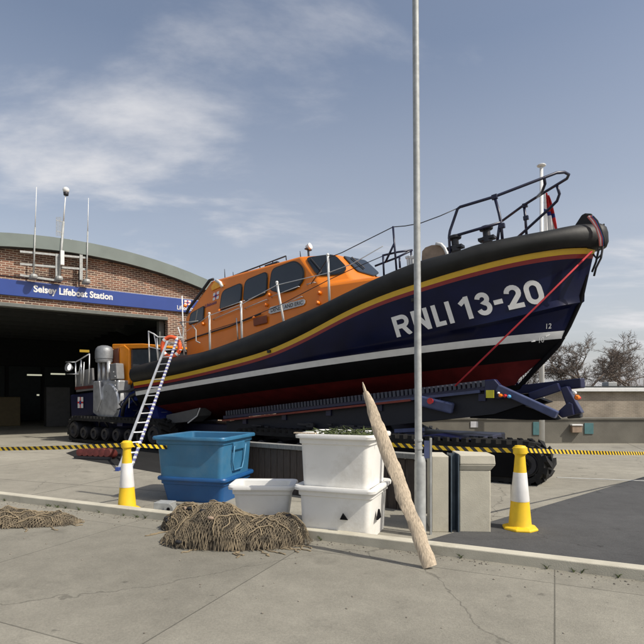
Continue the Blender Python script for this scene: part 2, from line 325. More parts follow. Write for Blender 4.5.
# ---- hull surface lookup
hg=[]
for c in curves:
    hg.append(c)
def hullv(s,w):
    pr=[]
    for c in hg[:-2]:
        ss=min(s,c[0]-.001); pr.append((c[2](s),c[1](ss) if s<c[0] else 0))
    if w>=pr[0][0]: return pr[0][1]
    for a,b in zip(pr,pr[1:]):
        if b[0]<=w<=a[0]:
            t=(w-b[0])/max(1e-6,a[0]-b[0]); return b[1]+(a[1]-b[1])*t
    return pr[-1][1]
def onhull(px,py):
    v=1.2
    for _ in range(40):
        p=bs(px,py,v); v=.6*v+.4*hullv(p.x,p.z)
    return bs(px,py,v)
def quadmap(TL,TR,BL,BR):
    def f(x,y):
        a=TL.lerp(TR,x); b=BL.lerp(BR,x); return b.lerp(a,y)
    return f
def hulltext(s,c,m,bold,off=.012):
    TL,TR,BL,BR=[onhull(*p) for p in c]; q=quadmap(TL,TR,BL,BR)
    def fn(x,y):
        p=q(x,y); return L3(p.x,hullv(p.x,p.z)+off,p.z)
    return text_on('draught_number',s,fn,m,lifeboat,bold,True)
# block numerals drawn as thick strokes
def arc(cx,cy,rx,ry,a0,a1,n=10): return [(cx+rx*math.cos(R(a0+(a1-a0)*i/n)),cy+ry*math.sin(R(a0+(a1-a0)*i/n))) for i in range(n+1)]
TWD=.20
def glyph(ch,x0,w_):
    h_=TWD/2; x1=x0+w_; l=x0+h_; r_=x1-h_; t=1-h_; b_=h_
    if ch=='R': return [[(l,0),(l,1)],[(l,t),(r_-.22,t)]+arc(r_-.22,(t+.47)/2,.22,(t-.47)/2,90,-90)+[(l,.47)],[(r_-.24,.47),(r_+.03,0)]]
    if ch=='N': return [[(l,0),(l,1)],[(r_,0),(r_,1)],[(l,.96),(r_,.04)]]
    if ch=='L': return [[(l,0),(l,1)],[(l,b_),(x1,b_)]]
    if ch=='I': return [[(l,0),(l,1)]]
    if ch=='1': return [[(r_,0),(r_,1)],[(r_+.02,.93),(x0,.70)]]
    if ch=='3': 
        cx=(l+r_)/2; return [arc(cx,.71,r_-cx-.02,.19,170,-80,14)+[(cx-.02,.53)]+arc(cx,.32,r_-cx,.22,80,-170,16)]
    if ch=='-': return [[(x0,.44),(x1,.44)]]
    if ch=='2':
        cx=(l+r_)/2; return [arc(cx,t-(r_-cx),r_-cx,r_-cx,175,-35)+[(l+.03,b_)],[(x0+.02,b_),(x1,b_)]]
    if ch=='0':
        cx=(l+r_)/2; q=r_-cx; return [arc(cx,t-q*1.05,q,q*1.05,180,0)+arc(cx,b_+q*1.05,q,q*1.05,0,-180)+[(l,t-q*1.05)]]
ASP=6.45
TL,TR,BL,BR=[onhull(*p) for p in [(391.2,317.6),(539.5,278.6),(397.2,337.6),(547,302.4)]]; qm=quadmap(TL,TR,BL,BR)
for ch,f0,f1 in [('R',0,.118),('N',.145,.262),('L',.292,.366),('I',.388,.42),('1',.482,.546),('3',.58,.678),('-',.694,.75),('2',.768,.872),('0',.89,.998)]:
    lm=MB()
    for si,st_ in enumerate(glyph(ch,f0*ASP,(f1-f0)*ASP)):
        pts=[]
        for a_,b_ in zip(st_,st_[1:]):
            L_=math.hypot(a_[0]-b_[0],a_[1]-b_[1]); n_=max(1,int(L_/.12))
            pts+=[(a_[0]+(b_[0]-a_[0])*k/n_,a_[1]+(b_[1]-a_[1])*k/n_) for k in range(n_)]
        pts.append(st_[-1]); rows=[]
        for i,p in enumerate(pts):
            a_=pts[max(0,i-1)]; b_=pts[min(len(pts)-1,i+1)]
            if ch=='0' and i in (0,len(pts)-1): a_=pts[-2]; b_=pts[1]
            d_=Vector((b_[0]-a_[0],b_[1]-a_[1])).normalized(); n_=Vector((-d_.y,d_.x))*TWD/2
            rr2=[]
            for k in (-1,-.33,.33,1):
                x=(p[0]+n_.x*k)/ASP; y=min(1,max(0,p[1]+n_.y*k)); P=qm(x,y); rr2.append(L3(P.x,hullv(P.x,P.z)+.010+si*.0007,P.z))
            rows.append(rr2)
        lm.grid(rows)
    lm.build('hull_character',white,lifeboat,recalc=False)
hulltext('12',[(546.5,323.8),(552,323.2),(546.3,329),(551.3,328.4)],white,.01); hulltext('10',[(539.5,337.5),(544.5,337),(539.2,343),(544.3,342.3)],white,.01)
for (a,b_,c,d) in [(531.5,341.6,535.5,341),(546,336.5,550,334.5)]:
    mb=MB(); P=[onhull(a,b_),onhull(c,d)]; P=[L3(p.x,hullv(p.x,p.z)+.015,p.z) for p in P]; mb.bar(P[0],P[1],.01,.025)
    mb.build('draught_mark',white,lifeboat)
# ---------------- cabin
def sv(w): return 1.575-.125*w
sideN=Vector((0,1,.125)).normalized(); sideP=Vector((0,1.575,0))
def SP(px,py): return bplane(px,py,sideP,sideN)
A1=SP(185,318); A1b=SP(187,352); A2=SP(211,281); Rf=SP(299,256); Fb=SP(319.6,284.7)
A0=Vector((A1b.x,sv(.55),.55))
Rc=bs(337,254.3,.78); Fc=bs(353,280,.92)
Gs=bs(383,275.5,.96)

def mir(p): return Vector((p.x,-p.y,p.z))
B1=Vector((7.6,1.45,.7)); Gb=Vector((Gs.x+.9,1.05,1.0))
Fc2=Vector((Fc.x,Fc.y,Fc.z)); roofc1=Vector((A2.x+.1,0,A2.z+.12)); roofc2=Vector((Rc.x-.05,0,Rc.z+.09))
mb=MB()
def P_(*ps): mb.add([LL(p) for p in ps],[list(range(len(ps)))])
for f in (lambda p:p, mir):
    P_(*[f(p) for p in (A0,A1,A2,Rf,Fb,B1)])
    P_(*[f(p) for p in (B1,Fb,Gs,Gb)])
    P_(*[f(p) for p in (Fb,Rf,Rc,Fc2)])
    P_(*[f(p) for p in (A2,roofc1,roofc2,Rc,Rf)])
    P_(f(Fb),f(Fc2),f(Gs))
P_(A0,A1,mir(A1),mir(A0)); P_(A1,A2,roofc1,mir(A2),mir(A1)); P_(Rc,roofc2,mir(Rc),mir(Fc2),Fc2); P_(Gs,Fc2,mir(Fc2),mir(Gs)); P_(Gb,Gs,mir(Gs),mir(Gb)); 
bm=bmesh.new(); me=bpy.data.meshes.new('cabin')
me.from_pydata([tuple(p) for p in mb.v],[],mb.f); bm.from_mesh(me); bmesh.ops.remove_doubles(bm,verts=bm.verts,dist=.002); bmesh.ops.recalc_face_normals(bm,faces=bm.faces); bm.to_mesh(me); bm.free()
me.materials.append(orange); cabin=bpy.data.objects.new('cabin',me); col.objects.link(cabin); cabin.parent=lifeboat
b=cabin.modifiers.new('b','BEVEL'); b.width=.07; b.segments=3; b.limit_method='ANGLE'; b.angle_limit=R(12)
for p in me.polygons: p.use_smooth=True
try: me.set_sharp_from_angle(angle=R(30))
except Exception: pass
def roundp(pts,fr=.28,n=4):
    out=[]; k=len(pts)
    for i in range(k):
        p=pts[i]; a=pts[i-1]; b_=pts[(i+1)%k]; ra=min(.5,fr*1.0); A_=p.lerp(a,ra*min(1,.35/max(.01,(a-p).length))); B_=p.lerp(b_,ra*min(1,.35/max(.01,(b_-p).length)))
        for j in range(n+1):
            t_=j/n; out.append((A_.lerp(p,t_)).lerp(p.lerp(B_,t_),t_))
    return out
def cabwin(poly,n,parent,mirror=True,fr=.45,name='cabin_window'):
    n=Vector(n).normalized()
    for sgn in ((1,-1) if mirror else (1,)):
        f=(lambda p:p) if sgn==1 else mir
        pts=roundp(poly,fr); c=sum(pts,Vector())/len(pts)
        seal=MB(); big=[c+(p-c)*1.0+((p-c).normalized()*.035) for p in pts]
        seal.prism([LL(f(p+n*.012)) for p in big],LL(f(n))*.022); so=seal.build(name,blackf,parent)
        gl=MB(); gl.prism([LL(f(p+n*.024)) for p in pts],LL(f(n))*.016); gl.build('pane',glass,so)
for q in ([(223.4,291.7),(242.3,283.4),(241.2,302),(220.6,310.6)],[(246.3,281.2),(267.6,272.2),(266.6,294),(244.3,301.5)],[(273.2,269.5),(296,261.7),(304,269.2),(303.4,281),(296,289),(282.3,292.4),(270.5,290)]):
    cabwin([SP(*p) for p in q],sideN,lifeboat)
cabwin([SP(192,314),SP(204.5,306.5),SP(203.5,320),SP(190,324.5)],sideN,lifeboat,fr=.2,name='door_window')
nq=(Rf-Fb).cross(Fc2-Fb).normalized(); 
if nq.x<0: nq=-nq
cabwin([bplane(x,y,Fb,nq) for x,y in [(306.5,258.6),(333.5,255.8),(346.5,268.5),(341,274),(318.5,275.5)]],nq,lifeboat)
nf=(Rc-Fc2).cross(mir(Fc2)-Fc2).normalized()
if nf.x<0: nf=-nf
cabwin([bplane(x,y,Fc2,nf) for x,y in [(343,257),(365,261.5),(378,273.5),(373,276),(357,271.7)]],nf,lifeboat,mirror=False,fr=.3)
# wipers
for (a,b_) in [((311,260),(322,273)),((322,273),(319,276)),((350,259),(363,270))]:
    P0=Fb if a[0]<340 else Fc2; n0=nq if a[0]<340 else nf
    mb=MB(); mb.bar(LL(bplane(*a,P0,n0)+n0*.07),LL(bplane(*b_,P0,n0)+n0*.07),.03,.03); mb.build('wiper',dsteel,lifeboat)
# aft slanting roof spine, rubbing band, roof rail
mb=MB(); e=sideN*.03
mb.tube([LL(SP(x,y)+e) for x,y in [(187,314),(190,308),(200,295),(210.5,280.5),(214,279.5)]],.045,8); mb.build('aft_frame',dsteel,lifeboat,smooth=True)
mb=MB(); mb.prism([LL(SP(*p)+sideN*.01) for p in [(211.5,287.5),(215,282),(222,283),(225,285),(212.5,291)]],LL(sideN)*.02); mb.build('vent_cover',mat('pale_orange',(.85,.38,.02),rough=.4),lifeboat)
mb=MB(); mb.tube([LL(SP(*p)+e) for p in [(217,280.8),(221,283),(223,287)]],.05,8); mb.build('roof_lamp_cover',white,lifeboat,smooth=True)
mb=MB(); mb.tube([LL(SP(x,y)+e*1.6) for x,y in [(185,342),(198,337),(230,327),(250,319),(262,314)]],.022,6); mb.build('grab_line',dsteel,lifeboat,smooth=True)
rl=MB()
ra=LL(bs(224,279.5,1.0)); rb=LL(bs(286,256,1.0)); rl.tube([ra,rb],.02,6)
for k in range(6):
    p=ra.lerp(rb,k/5); rl.tube([p,p-Vector((0,0,.12))],.015,6)
rl.build('roof_rail',dsteel,lifeboat,smooth=True)
# searchlight, aerials, radar
sl=empty('searchlight'); sl.parent=lifeboat; p=bs(308.5,253,.5); sl.location=LL(p)
mb=MB(); mb.tube([(0,0,-.12),(0,0,.12)],.03,8); mb.box((0,0,.1),(.08,.24,.03)); mb.build('bracket',dsteel,sl)
mb=MB(); mb.lathe([(.03,-.07),(.07,-.06),(.085,.02),(.09,.07),(.07,.08)],(0.02,0,.17),14,M=Matrix.Rotation(R(80),3,'Y')); mb.build('lamp_head',white,sl,smooth=40)
for (x,y0,y1,vv) in [(224.5,281,269,.6),(233,278,272,.5),(300,257,251,0)]:
    mb=MB(); mb.tube([LL(bs(x+.8,y0+2,vv)),LL(bs(x,y1,vv))],[.02,.008],6); mb.build('whip_aerial',dsteel,lifeboat)
mb=MB(); mb.box(LL(bs(272,264.5,.5)),(.5,.1,.06)); mb.tube([LL(bs(272,268,.5)),LL(bs(272,264.5,.5))],.03,6); mb.build('radar_scanner',dsteel,lifeboat)
# emblem & lettering on the aft side
def sidequad(x0,y0,x1,y1,x2,y2,x3,y3,off):
    q=quadmap(SP(x0,y0),SP(x1,y1),SP(x2,y2),SP(x3,y3)); return lambda x,y: LL(q(x,y)+sideN*off)
def emblem(fn_off,parent,name='emblem'):
    e_=MB(); f0=fn_off(.012); f1=fn_off(.018); f2=fn_off(.024)
    def rect(f,x0,y0,x1,y1,m_): e_.add([f(x0,y0),f(x1,y0),f(x1,y1),f(x0,y1)],[(0,1,2,3)],m_)
    rect(f0,0,0,1,1,0); rect(f1,.42,0,.58,1,1); rect(f1,0,.42,1,.58,1); rect(f2,.34,.34,.66,.66,2)
    return e_.build(name,[emW,emR,emB],parent,recalc=False)
emblem(lambda o:sidequad(213.5,293.5,219.5,291,213,301,219,298.5,o),lifeboat,'side_emblem')
text_on('side_lettering','Lifeboats',sidequad(205.5,304.5,217,300,205,308,216.8,303.5,.012),purple,lifeboat,.01)
mb=MB(); npq=[SP(*p) for p in [(269.5,309.5),(271,307.3),(304,299.2),(305.5,300.5),(305.3,303.5),(304,305.3),(271,314.2),(269,313)]]
mb.prism([LL(p+sideN*.01) for p in npq],LL(sideN)*.015); npo=mb.build('name_plate',plateg,lifeboat)
text_on('plate_lettering','DENISE AND ERIC',sidequad(271.5,308.6,303.5,300.6,271.5,312.6,303.5,304.4,.028),blackf,npo,.015)
# small cabin fittings: handle, lights, latch bar
mb=MB(); mb.box(LL(SP(261,321)+sideN*.03),(.5,.05,.22)); mb.build('locker_vent',mat('vent_brown',(.2,.05,.02),rough=.6),lifeboat,bevel=.02)
for (x,y) in [(220.5,311),(255,317.5),(270,295),(267,305),(320,293),(318.5,303),(204,324),(186,306)]:
    mb=MB(); mb.lathe([(.05,0),(.055,.05),(.03,.09)],LL(SP(x,y)),10,M=Matrix.Rotation(R(90),3,'X')); mb.build('side_light',amber,lifeboat,smooth=40)
for i,(a,b_) in enumerate([((222,309.5),(246,301)),((272,297.5),(300,287)),((308,285),(316,283)),((290,303),(303,297)),((250,300),(266,293)),((214,320),(240,309)),((246,309),(268,300))]):
    mb=MB(); q0=SP(*a)+sideN*.06; q1=SP(*b_)+sideN*.06; mb.tube([LL(q0-sideN*.06),LL(q0),LL(q1),LL(q1-sideN*.06)],.013,6); mb.build('hand_rail',steel,lifeboat,smooth=True)
# stanchions and life lines
st=[((209.3,314.5),(210,350),1.9),((241,303.5),(242,341),1.9),((277,283.5),(284,323),1.88),((327.8,256),(329.5,301),1.86)]
for (a,b_,vv) in st:
    mb=MB(); mb.tube([LL(bs(*a,vv)),LL(bs((a[0]*.7+b_[0]*.3),(a[1]*.7+b_[1]*.3)-.0,vv)),LL(bs(*b_,vv))],.030,8); mb.lathe([(.035,0),(.04,.03),(.03,.06)],LL(bs(*a,vv)),8); mb.build('stanchion',white,lifeboat,smooth=True)
mb=MB(); mb.tube([LL(bs(236.5,318,1.9)),LL(bs(238,340,1.9))],.018,6); mb.build('stanchion',steel,lifeboat,smooth=True)
def wire(pts,r=.009,m_=steel,name='life_line'):
    mb=MB(); mb.tube([LL(bs(*p)) for p in pts],r,5); return mb.build(name,m_,lifeboat,smooth=True)
wire([(187,331,1.9),(209.3,315.5,1.9),(241,304.5,1.9),(277,285,1.9),(327.8,273,1.87),(352,264,1.75),(383,246,1.7)],.012)
wire([(209.3,331,1.9),(241,321,1.9),(280,305,1.9),(328.5,280,1.86),(350,270,1.75),(383,256,1.7)],.010,dsteel)
# aft deck rails + lifebuoy hanger
ra_=[((148.5,331),(149.5,364),1.9),((157,338),(158,361),1.9),((182,296),(184,355),1.6),((178,327),(186,352),1.7)]
mb=MB()
for a,b_,vv in ra_: mb.tube([LL(bs(*a,vv)),LL(bs(*b_,vv))],.02,7)
mb.build('aft_post',white,lifeboat,smooth=True)
mb=MB(); mb.tube([LL(bs(*p,1.9)) for p in [(148.5,331.5),(154,334),(158,337),(182,337.5)]],.02,7); mb.tube([LL(bs(*p,1.9)) for p in [(149,347),(158,349),(182,350)]],.015,7)
mb.tube([LL(bs(*p,1.9)) for p in [(154,334),(157,350),(158,362)]],.018,7); mb.build('aft_rail',white,lifeboat,smooth=True)
mb=MB(); mb.tube([LL(bs(*p,1.65)) for p in [(180,322),(184,328),(182,340),(186,352)]],.02,6); mb.tube([LL(bs(*p,1.65)) for p in [(192,325),(196,330),(196,341),(200,343)]],.018,6); mb.tube([LL(bs(*p,1.65)) for p in [(180,322),(190,322),(198,321)]],.015,6); mb.build('boarding_handle',galv,lifeboat,smooth=True)
# bow pulpit
def pul(paths,name='pulpit_rail',r=.032):
    for pts in paths:
        mb=MB(); mb.tube([LL(bs(*p)) for p in pts],r,8); mb.build(name,nrail,lifeboat,smooth=True)
pul([[(450,258,1.25),(449.2,236,1.25),(450,231,1.25),(457.5,209,1.2),(460,207,1.2),(494.6,196.6,1.0),(530,183,.62),(556.7,172.8,.28),(564.5,172.2,.08),(568.8,174.5,-.05),(567,178.5,-.18),(556.7,184.8,-.4),(540,195,-.7),(522.5,206,-.9),(500,222.5,-1.1)],
 [(449.4,237.5,1.25),(475,230,1.15),(501,222.5,1.05)],[(494.6,196.6,1.0),(499,213,1.0),(501,222.5,1.05),(502.5,241,1.05)],[(500,222.5,1.05),(497,243,1.05)],
 [(524,205,-.9),(525.5,219,-.9),(526.5,235,-.9)],[(556.7,184.8,-.4),(559.5,194,-.45),(557,201,-.5),(550,208,-.55),(527,229,-.8),(518,237,-.85)],[(544,176.5,.45),(545,184,.35),(542,192,-.0),(537,197,-.7)]])
for (x,y,vv) in [(494.6,197,1.0),(525,205.5,-.9),(502,226,1.05),(526,218,-.9)]:
    mb=MB(); mb.box(LL(bs(x,y,vv)),(.12,.08,.1)); mb.build('rail_clamp',nrail,lifeboat,bevel=.01)
pul([[(393,226.5,1.75),(396.5,270,1.75)],[(394.5,243,1.75),(385.5,262,1.7)],[(383,255,1.7),(384,276,1.7)],[(382.5,255.5,1.7),(398,252,1.6),(412.5,250,1.4)],[(375,266,1.65),(396,258,1.6),(412.5,250,1.4)],[(411,250,1.4),(412,266,1.4)],[(399.5,257,1.6),(400,268,1.6)]],'foredeck_rail',.024)
wire([(311,284,1.7),(328,258,1.86),(342,252.6,1.86),(365,241,1.83),(393,227,1.75),(405,226,1.7),(420,223.4,1.6),(440,216,1.4),(457,208.5,1.2)],.011,dsteel)
# bollards, hatch, vents
for (x,y,vv,k) in [(456,245.5,1.15,1),(487.5,236.5,.95,1.1)]:
    mb=MB(); p=bs(x,y+6,vv); mb.lathe([(.11,0),(.11,.12),(.08,.14),(.08,.26),(.14,.28),(.15,.33),(.11,.35)],LL(p),14); mb.box(LL(p)+Vector((0,0,.08)),(.34,.2,.06)); mb.build('bollard',dsteel,lifeboat,smooth=40)
mb=MB(); c0=bs(435,252,1.3)
pts=[bs(*p,1.3) for p in [(421,262),(421.5,251),(425,247),(431,244.8),(438,244.2),(443,247),(446.5,253),(447.5,262)]]
mb.prism([LL(p) for p in pts],(0,.18,0)); o=mb.build('stowed_net_bag',brownm,lifeboat,bevel=.03)
mb=MB(); mb.tube([LL(bs(*p,1.34)) for p in [(436,243.6),(441,244.3),(444.5,248),(446.8,253),(447.8,261)]],.035,8); mb.build('pale_hose',white,lifeboat,smooth=True)
mb=MB()
for k in range(3): 
    p=LL(bs(408.5+k*2.6,266,1.5)); mb.tube([p,p+Vector((0,0,.16))],.03,6); mb.box(p+Vector((0,0,.2)),(.1,.05,.05))
mb.build('deck_cleat',white,lifeboat)
for (x,y) in [(414,300),(269.5,351.5)]:
    mb=MB(); p=onhull(x,y); mb.box(L3(p.x,p.y+.02,p.z),(.1,.05,.07)); mb.build('rub_fitting',blackf,lifeboat)
# trim tab & water jet at stern
mb=MB(); mb.prism([LL(bs(*p,1.5)) for p in [(166,415),(198,408),(196,416),(188,422),(166,424)]],(0,.6,0)); mb.build('trim_tab',mat('grey_jet_cowl',(.10,.10,.10),rough=.5),lifeboat,bevel=.02)
mb=MB(); mb.tube([LL(bs(*p,1.52)) for p in [(200,408),(197,416),(188,423)]],.02,6); mb.build('tab_edge',white,lifeboat)
mb=MB(); mb.box(LL(bs(161,421,1.5)),(.4,.3,.6)); mb.build('jet_bracket',galv,lifeboat,bevel=.03)
# keel skeg body
mb=MB(); mb.box(L3(5.5,0,-1.0),(11,.12,.12)); mb.build('keel',black,lifeboat)
# red rope from the bow to the cradle
rr=MB(); p0=onhull(590,253); 
pts=[L3(p0.x+.05,p0.y+.1,p0.z)]+[LL(bs(x,y,v_)) for x,y,v_ in [(545,298,.95),(500,342,1.25),(455,386,1.45)]]
Mb=Matrix((U,-VV,WW)).transposed().to_4x4(); Mw=Matrix.Translation(O)@Mb@Matrix.Scale(SC,4)
rr.tube([Mw@p for p in pts],.018,6); tag(rr.build('securing_rope',ropeR,smooth=True),'taut red rope running down from the bow across the navy hull','rope')
# ---------------------------------------------------------------- launch carriage (flat frame T, tilted cradle)
TO=Vector((O.x,O.y,0)); TZ=O.z/SC
def T(s,v,z): return Vector((s,-v,z/SC))            # z in world metres above ground
def BT(p):  # boat (s,v,w) -> T local
    s,v,w=p; return Vector((s*math.cos(TH)-w*math.sin(TH),-v,s*math.sin(TH)+w*math.cos(TH)+TZ))
def BS(px,py,v): return BT(bs(px,py,v))
car=empty('launch_carriage',TO,-A); car.scale=(SC,)*3
tag(car,'dark blue tracked launch carriage cradling the lifeboat, marker lights at its front end','boat carriage')
def cpart(name,mb,m,**k): return mb.build(name,m,car,**k)
for side in (1,-1):
    mb=MB(); mb.bar(BT((3.2,1.2*side,-1.08)),BT((11.25,1.2*side,-1.06)),.14,.10); cpart('side_rail',mb,cradleb,bevel=.01)
    mb=MB(); n=74
    for i in range(n):
        p=BT((3.4+i*(7.8/n),1.24*side,-.965)); mb.box(p,(.062,.14,.135),M=Matrix.Rotation(-TH,3,'Y'))
    cpart('roller_teeth',mb,mat('tooth_grey',(.045,.05,.07),rough=.5) if side==1 else cradleb)
    mb=MB(); mb.bar(BT((3.2,1.26*side,-1.17)),BT((9.4,1.26*side,-1.15)),.12,.05); cpart('red_rail',mb,mat('rust_red_rail',(.2,.035,.02),rough=.6) if side==1 else dkred)
    mb=MB(); mb.bar(BT((8.2,1.28*side,-1.13)),BT((11.0,1.28*side,-1.12)),.06,.06); cpart('pale_rail',mb,paleb)
    mb=MB(); mb.prism([BT((s,1.15*side,w)) for s,w in [(3.2,-1.2),(11.3,-1.12),(11.9,-1.45),(11.2,-1.62),(8.4,-1.7),(6,-1.95),(3.2,-1.75)]],(0,.5*side,0)); cpart('cradle_beam',mb,mat('cradle_dark',(.008,.009,.016),rough=.6) if side==1 else black)
mb=MB(); 
for s in (4,5.5,7,8.5,10,11): mb.bar(BT((s,1.2,-1.25)),BT((s,-1.2,-1.25)),.15,.15)
cpart('cross_beam',mb,cradleb)
# front ramp arms, blue
a0=BS(498,388,1.25); a1=BS(557,415,1.25)
mb=MB(); mb.bar(a0,a1,.20,.15); cpart('front_arm',mb,paleb,bevel=.02)
mb=MB(); q=[BS(*p,1.1) for p in [(490,402),(512,402),(552,415),(556,420),(530,420),(470,418),(470,404)]]; mb.prism(q,(0,.5,0)); cpart('arm_underside',mb,black)
mb=MB(); mb.bar(BS(509,391,-.2),BS(583,383,.5),.16,.2); cpart('front_arm',mb,cradleb,bevel=.02)
mb=MB(); mb.bar(BS(530,397,.6),BS(560,387,.6),.14,.18); cpart('front_strut',mb,cradleb,bevel=.02)
mb=MB(); mb.prism([BS(*p,.9) for p in [(560,388),(567,386),(576,403),(582,413),(570,416),(566,405)]],(0,.3,0)); cpart('end_bracket',mb,cradleb,bevel=.02)
mb=MB(); mb.prism([BS(*p,1.0) for p in [(556,413),(568,402),(572,404),(574,415),(562,418)]],(0,.3,0)); cpart('end_bracket',mb,cradleb,bevel=.02)
mb=MB(); mb.prism([BS(*p,.8) for p in [(566,410),(580,407),(581,418),(567,419)]],(0,.25,0)); cpart('winch_box',mb,dsteel,bevel=.03)
for (x,y,vv,m_,r_) in [(501,395.5,1.42,amber,.036),(505.5,396,1.42,redl,.036),(509.5,396.5,1.42,bluel,.036),(499,393,1.42,white,.022),(577.5,397.5,1.0,amber,.05),(575,393,1.0,white,.035),(579,398,.96,redl,.04)]:
    mb=MB(); mb.lathe([(r_,0),(r_*1.05,.05),(r_*.6,.09)],BS(x,y,vv),12,M=Matrix.Rotation(R(90),3,'X')); cpart('marker_light',mb,m_,smooth=40)
mb=MB(); c=BS(490,394,1.42); mb.box(c,(.16,.02,.16)); cpart('yellow_plate',mb,mat('yellow_plate_paint',(.6,.55,.03),rough=.4))
mb=MB(); mb.prism([BS(*p,1.30) for p in [(484,380),(494,379),(500,386),(512,391),(511,396),(498,399),(484,397)]],(0,.2,0)); cpart('end_plate',mb,cradleb,bevel=.02)
mb=MB(); mb.box(BS(434,404,1.3),(.9,.15,.24),M=Matrix.Rotation(R(12),3,'Y')); cpart('hydraulic_cylinder',mb,paleb,bevel=.04)
mb=MB(); mb.lathe([(.06,0),(.07,.06)],BS(431,401,1.42),10,M=Matrix.Rotation(R(90),3,'X')); cpart('cylinder_pin',mb,redl)
# chassis
ch=MB(); ch.box(T(5.2,0,.62),(11.5,1.7,.28)); cpart('chassis',ch,mat('chassis_navy',(.012,.014,.04),rough=.5),bevel=.03)
mb=MB(); mb.prism([T(3.5,1.0,.72),T(9.0,1.0,.72),BT((8.3,1.0,-1.6)),BT((4.2,1.0,-1.6))],(0,2.0,0)); cpart('lift_frame',mb,mat('lift_dark',(.01,.01,.02),rough=.6))
for (x0,x1,y) in [(395,424,430),(404,424,437)]:
    mb=MB(); mb.bar(BS(x0,y+1,1.35),BS(x1,y-.5,1.35),.1,.09 if y<435 else .2); cpart('frame_member',mb,paleb if y<435 else cradleb,bevel=.01)
mb=MB()
for k in range(14):
    p=BS(258+k*9+random.uniform(-2,2),424+random.uniform(0,10),1.3); mb.box(p,(random.uniform(.1,.5),.1,random.uniform(.04,.14)))
cpart('pipework',mb,dsteel,bevel=.01)
# tracks
def track(parent,s0,s1,v0,wd,ht,name='track'):
    mb=MB(); r=ht/2; pts=[]
    N=16; Ls=s1-s0-2*r
    for i in range(9): pts.append((s0+r+Ls*i/8*1.0,ht-.0,0,1))
    for i in range(1,N): a=math.pi/2-math.pi*i/N; pts.append((s1-r+r*math.cos(a),r+r*math.sin(a),math.cos(a),math.sin(a)))
    for i in range(9): pts.append((s1-r-Ls*i/8,0,0,-1))
    for i in range(1,N): a=-math.pi/2-math.pi*i/N; pts.append((s0+r+r*math.cos(a),r+r*math.sin(a),math.cos(a),math.sin(a)))
    k=len(pts); y0=-(v0); y1=-(v0-wd)
    rows=[]
    for (s,z,nx,nz) in pts+[pts[0]]:
        rows.append([Vector((s,y0,z/SC+.03)),Vector((s,y1,z/SC+.03)),Vector((s-nx*.09,y1,(z-nz*.09)/SC+.03)),Vector((s-nx*.09,y0,(z-nz*.09)/SC+.03))])
    mb.grid(rows,closed=True)
    # chevron lugs along the perimeter
    per=[0]
    for a,b_ in zip(pts,pts[1:]+pts[:1]): per.append(per[-1]+math.hypot(a[0]-b_[0],a[1]-b_[1]))
    tot=per[-1]; nl=int(tot/.20)
    def at(d):
        d%=tot; i=max(j for j in range(k) if per[j]<=d); t_=(d-per[i])/max(1e-6,per[i+1]-per[i]); a=pts[i]; b_=pts[(i+1)%k]
        return [a[q]+(b_[q]-a[q])*t_ for q in range(4)]
    ym=(y0+y1)/2
    for i in range(nl):
        d=i*tot/nl
        for (ya,yb,o0,o1) in ((y0,ym,0,.16),(y1,ym,.10,.26)):
            P=[]
            for (yy,dd,thk) in ((ya,o0,.10),(yb,o1,.07)):
                for lift in (0,.075):
                    for e_ in (0,thk):
                        s,z,nx,nz=at(d+dd+e_); q=math.hypot(nx,nz) or 1
                        P.append(Vector((s+nx/q*lift,yy,(z+nz/q*lift)/SC+.03)))
            mb.hexa([P[0],P[1],P[5],P[4],P[2],P[3],P[7],P[6]])
    o=mb.build(name,tread,parent,smooth=30)
    nw=max(3,int((s1-s0)/.62)); side=1 if v0>0 else -1
    for i in range(nw):
        s=s0+r+Ls*i/(nw-1); rad=r-.1 if i in (0,nw-1) else r*.55; z=r if i in (0,nw-1) else .1+rad
        w_=MB(); w_.lathe([(.05,0),(rad*.45,0),(rad*.5,.05),(rad*.85,.06),(rad*.9,.0),(rad,0),(rad,-wd*.8),(.05,-wd*.8)],Vector((s,-(v0-wd/2)-wd*.44,z/SC+.03)),20,M=Matrix.Rotation(R(90),3,'X')); w_.build('wheel',dsteel,o,smooth=30)
    return o
track(car,8.7,12.45,1.82,.72,.68); track(car,5.2,8.9,-1.10,.72,.68)
track(car,4.3,7.6,1.82,.72,.66); track(car,1.2,4.6,-1.10,.72,.66)
mb=MB(); mb.prism([T(9.1,1.86,.10),T(12.0,1.86,.12),T(12.2,1.86,.36),T(12.0,1.86,.62),T(9.1,1.86,.64),T(8.9,1.86,.36)],(0,.04,0)); cpart('track_side_plate',mb,black,bevel=.02)
mb=MB(); q=[T(9.6,1.75,.74),T(10.3,1.75,.83),T(11.2,1.75,.74)]; mb.prism(q,(0,.55,0)); cpart('track_guard',mb,cradleb,bevel=.02)
# ---------------------------------------------------------------- tractor at the stern
tra=empty('launch_tractor',TO+h2*(-2.2)*SC,-A); tra.scale=(SC,)*3; TX=-2.2
tag(tra,'orange-cabbed tracked launch tractor with silver exhaust box, half inside the station door','tractor')
def TS(px,py,v):   # pixel on plane v (T frame) local to tractor root
    c=(CAM-TO)/SC; d=Vector(((px-322)/F,1,-(py-EY)/F)); k=(v-c.dot(VV))/d.dot(VV); p=c+d*k
    return Vector((p.dot(h2)-TX,-v,p.z))
def tp(name,mb,m,**k): return mb.build(name,m,tra,**k)
def tprism(name,pix,v,dep,m,**k):
    mb=MB(); mb.prism([TS(x,y,v) for x,y in pix],(0,dep,0)); return tp(name,mb,m,**k)
tprism('body',[(70,395),(92,392),(120,392),(158,392),(160,440),(72,440)],1.35,2.6,mat('tractor_navy',(.008,.01,.04),rough=.45),bevel=.05)
tprism('cab_roof',[(112,344),(142,343.5),(160,345),(160,347.5),(112,349)],1.35,2.3,cabo,bevel=.03)
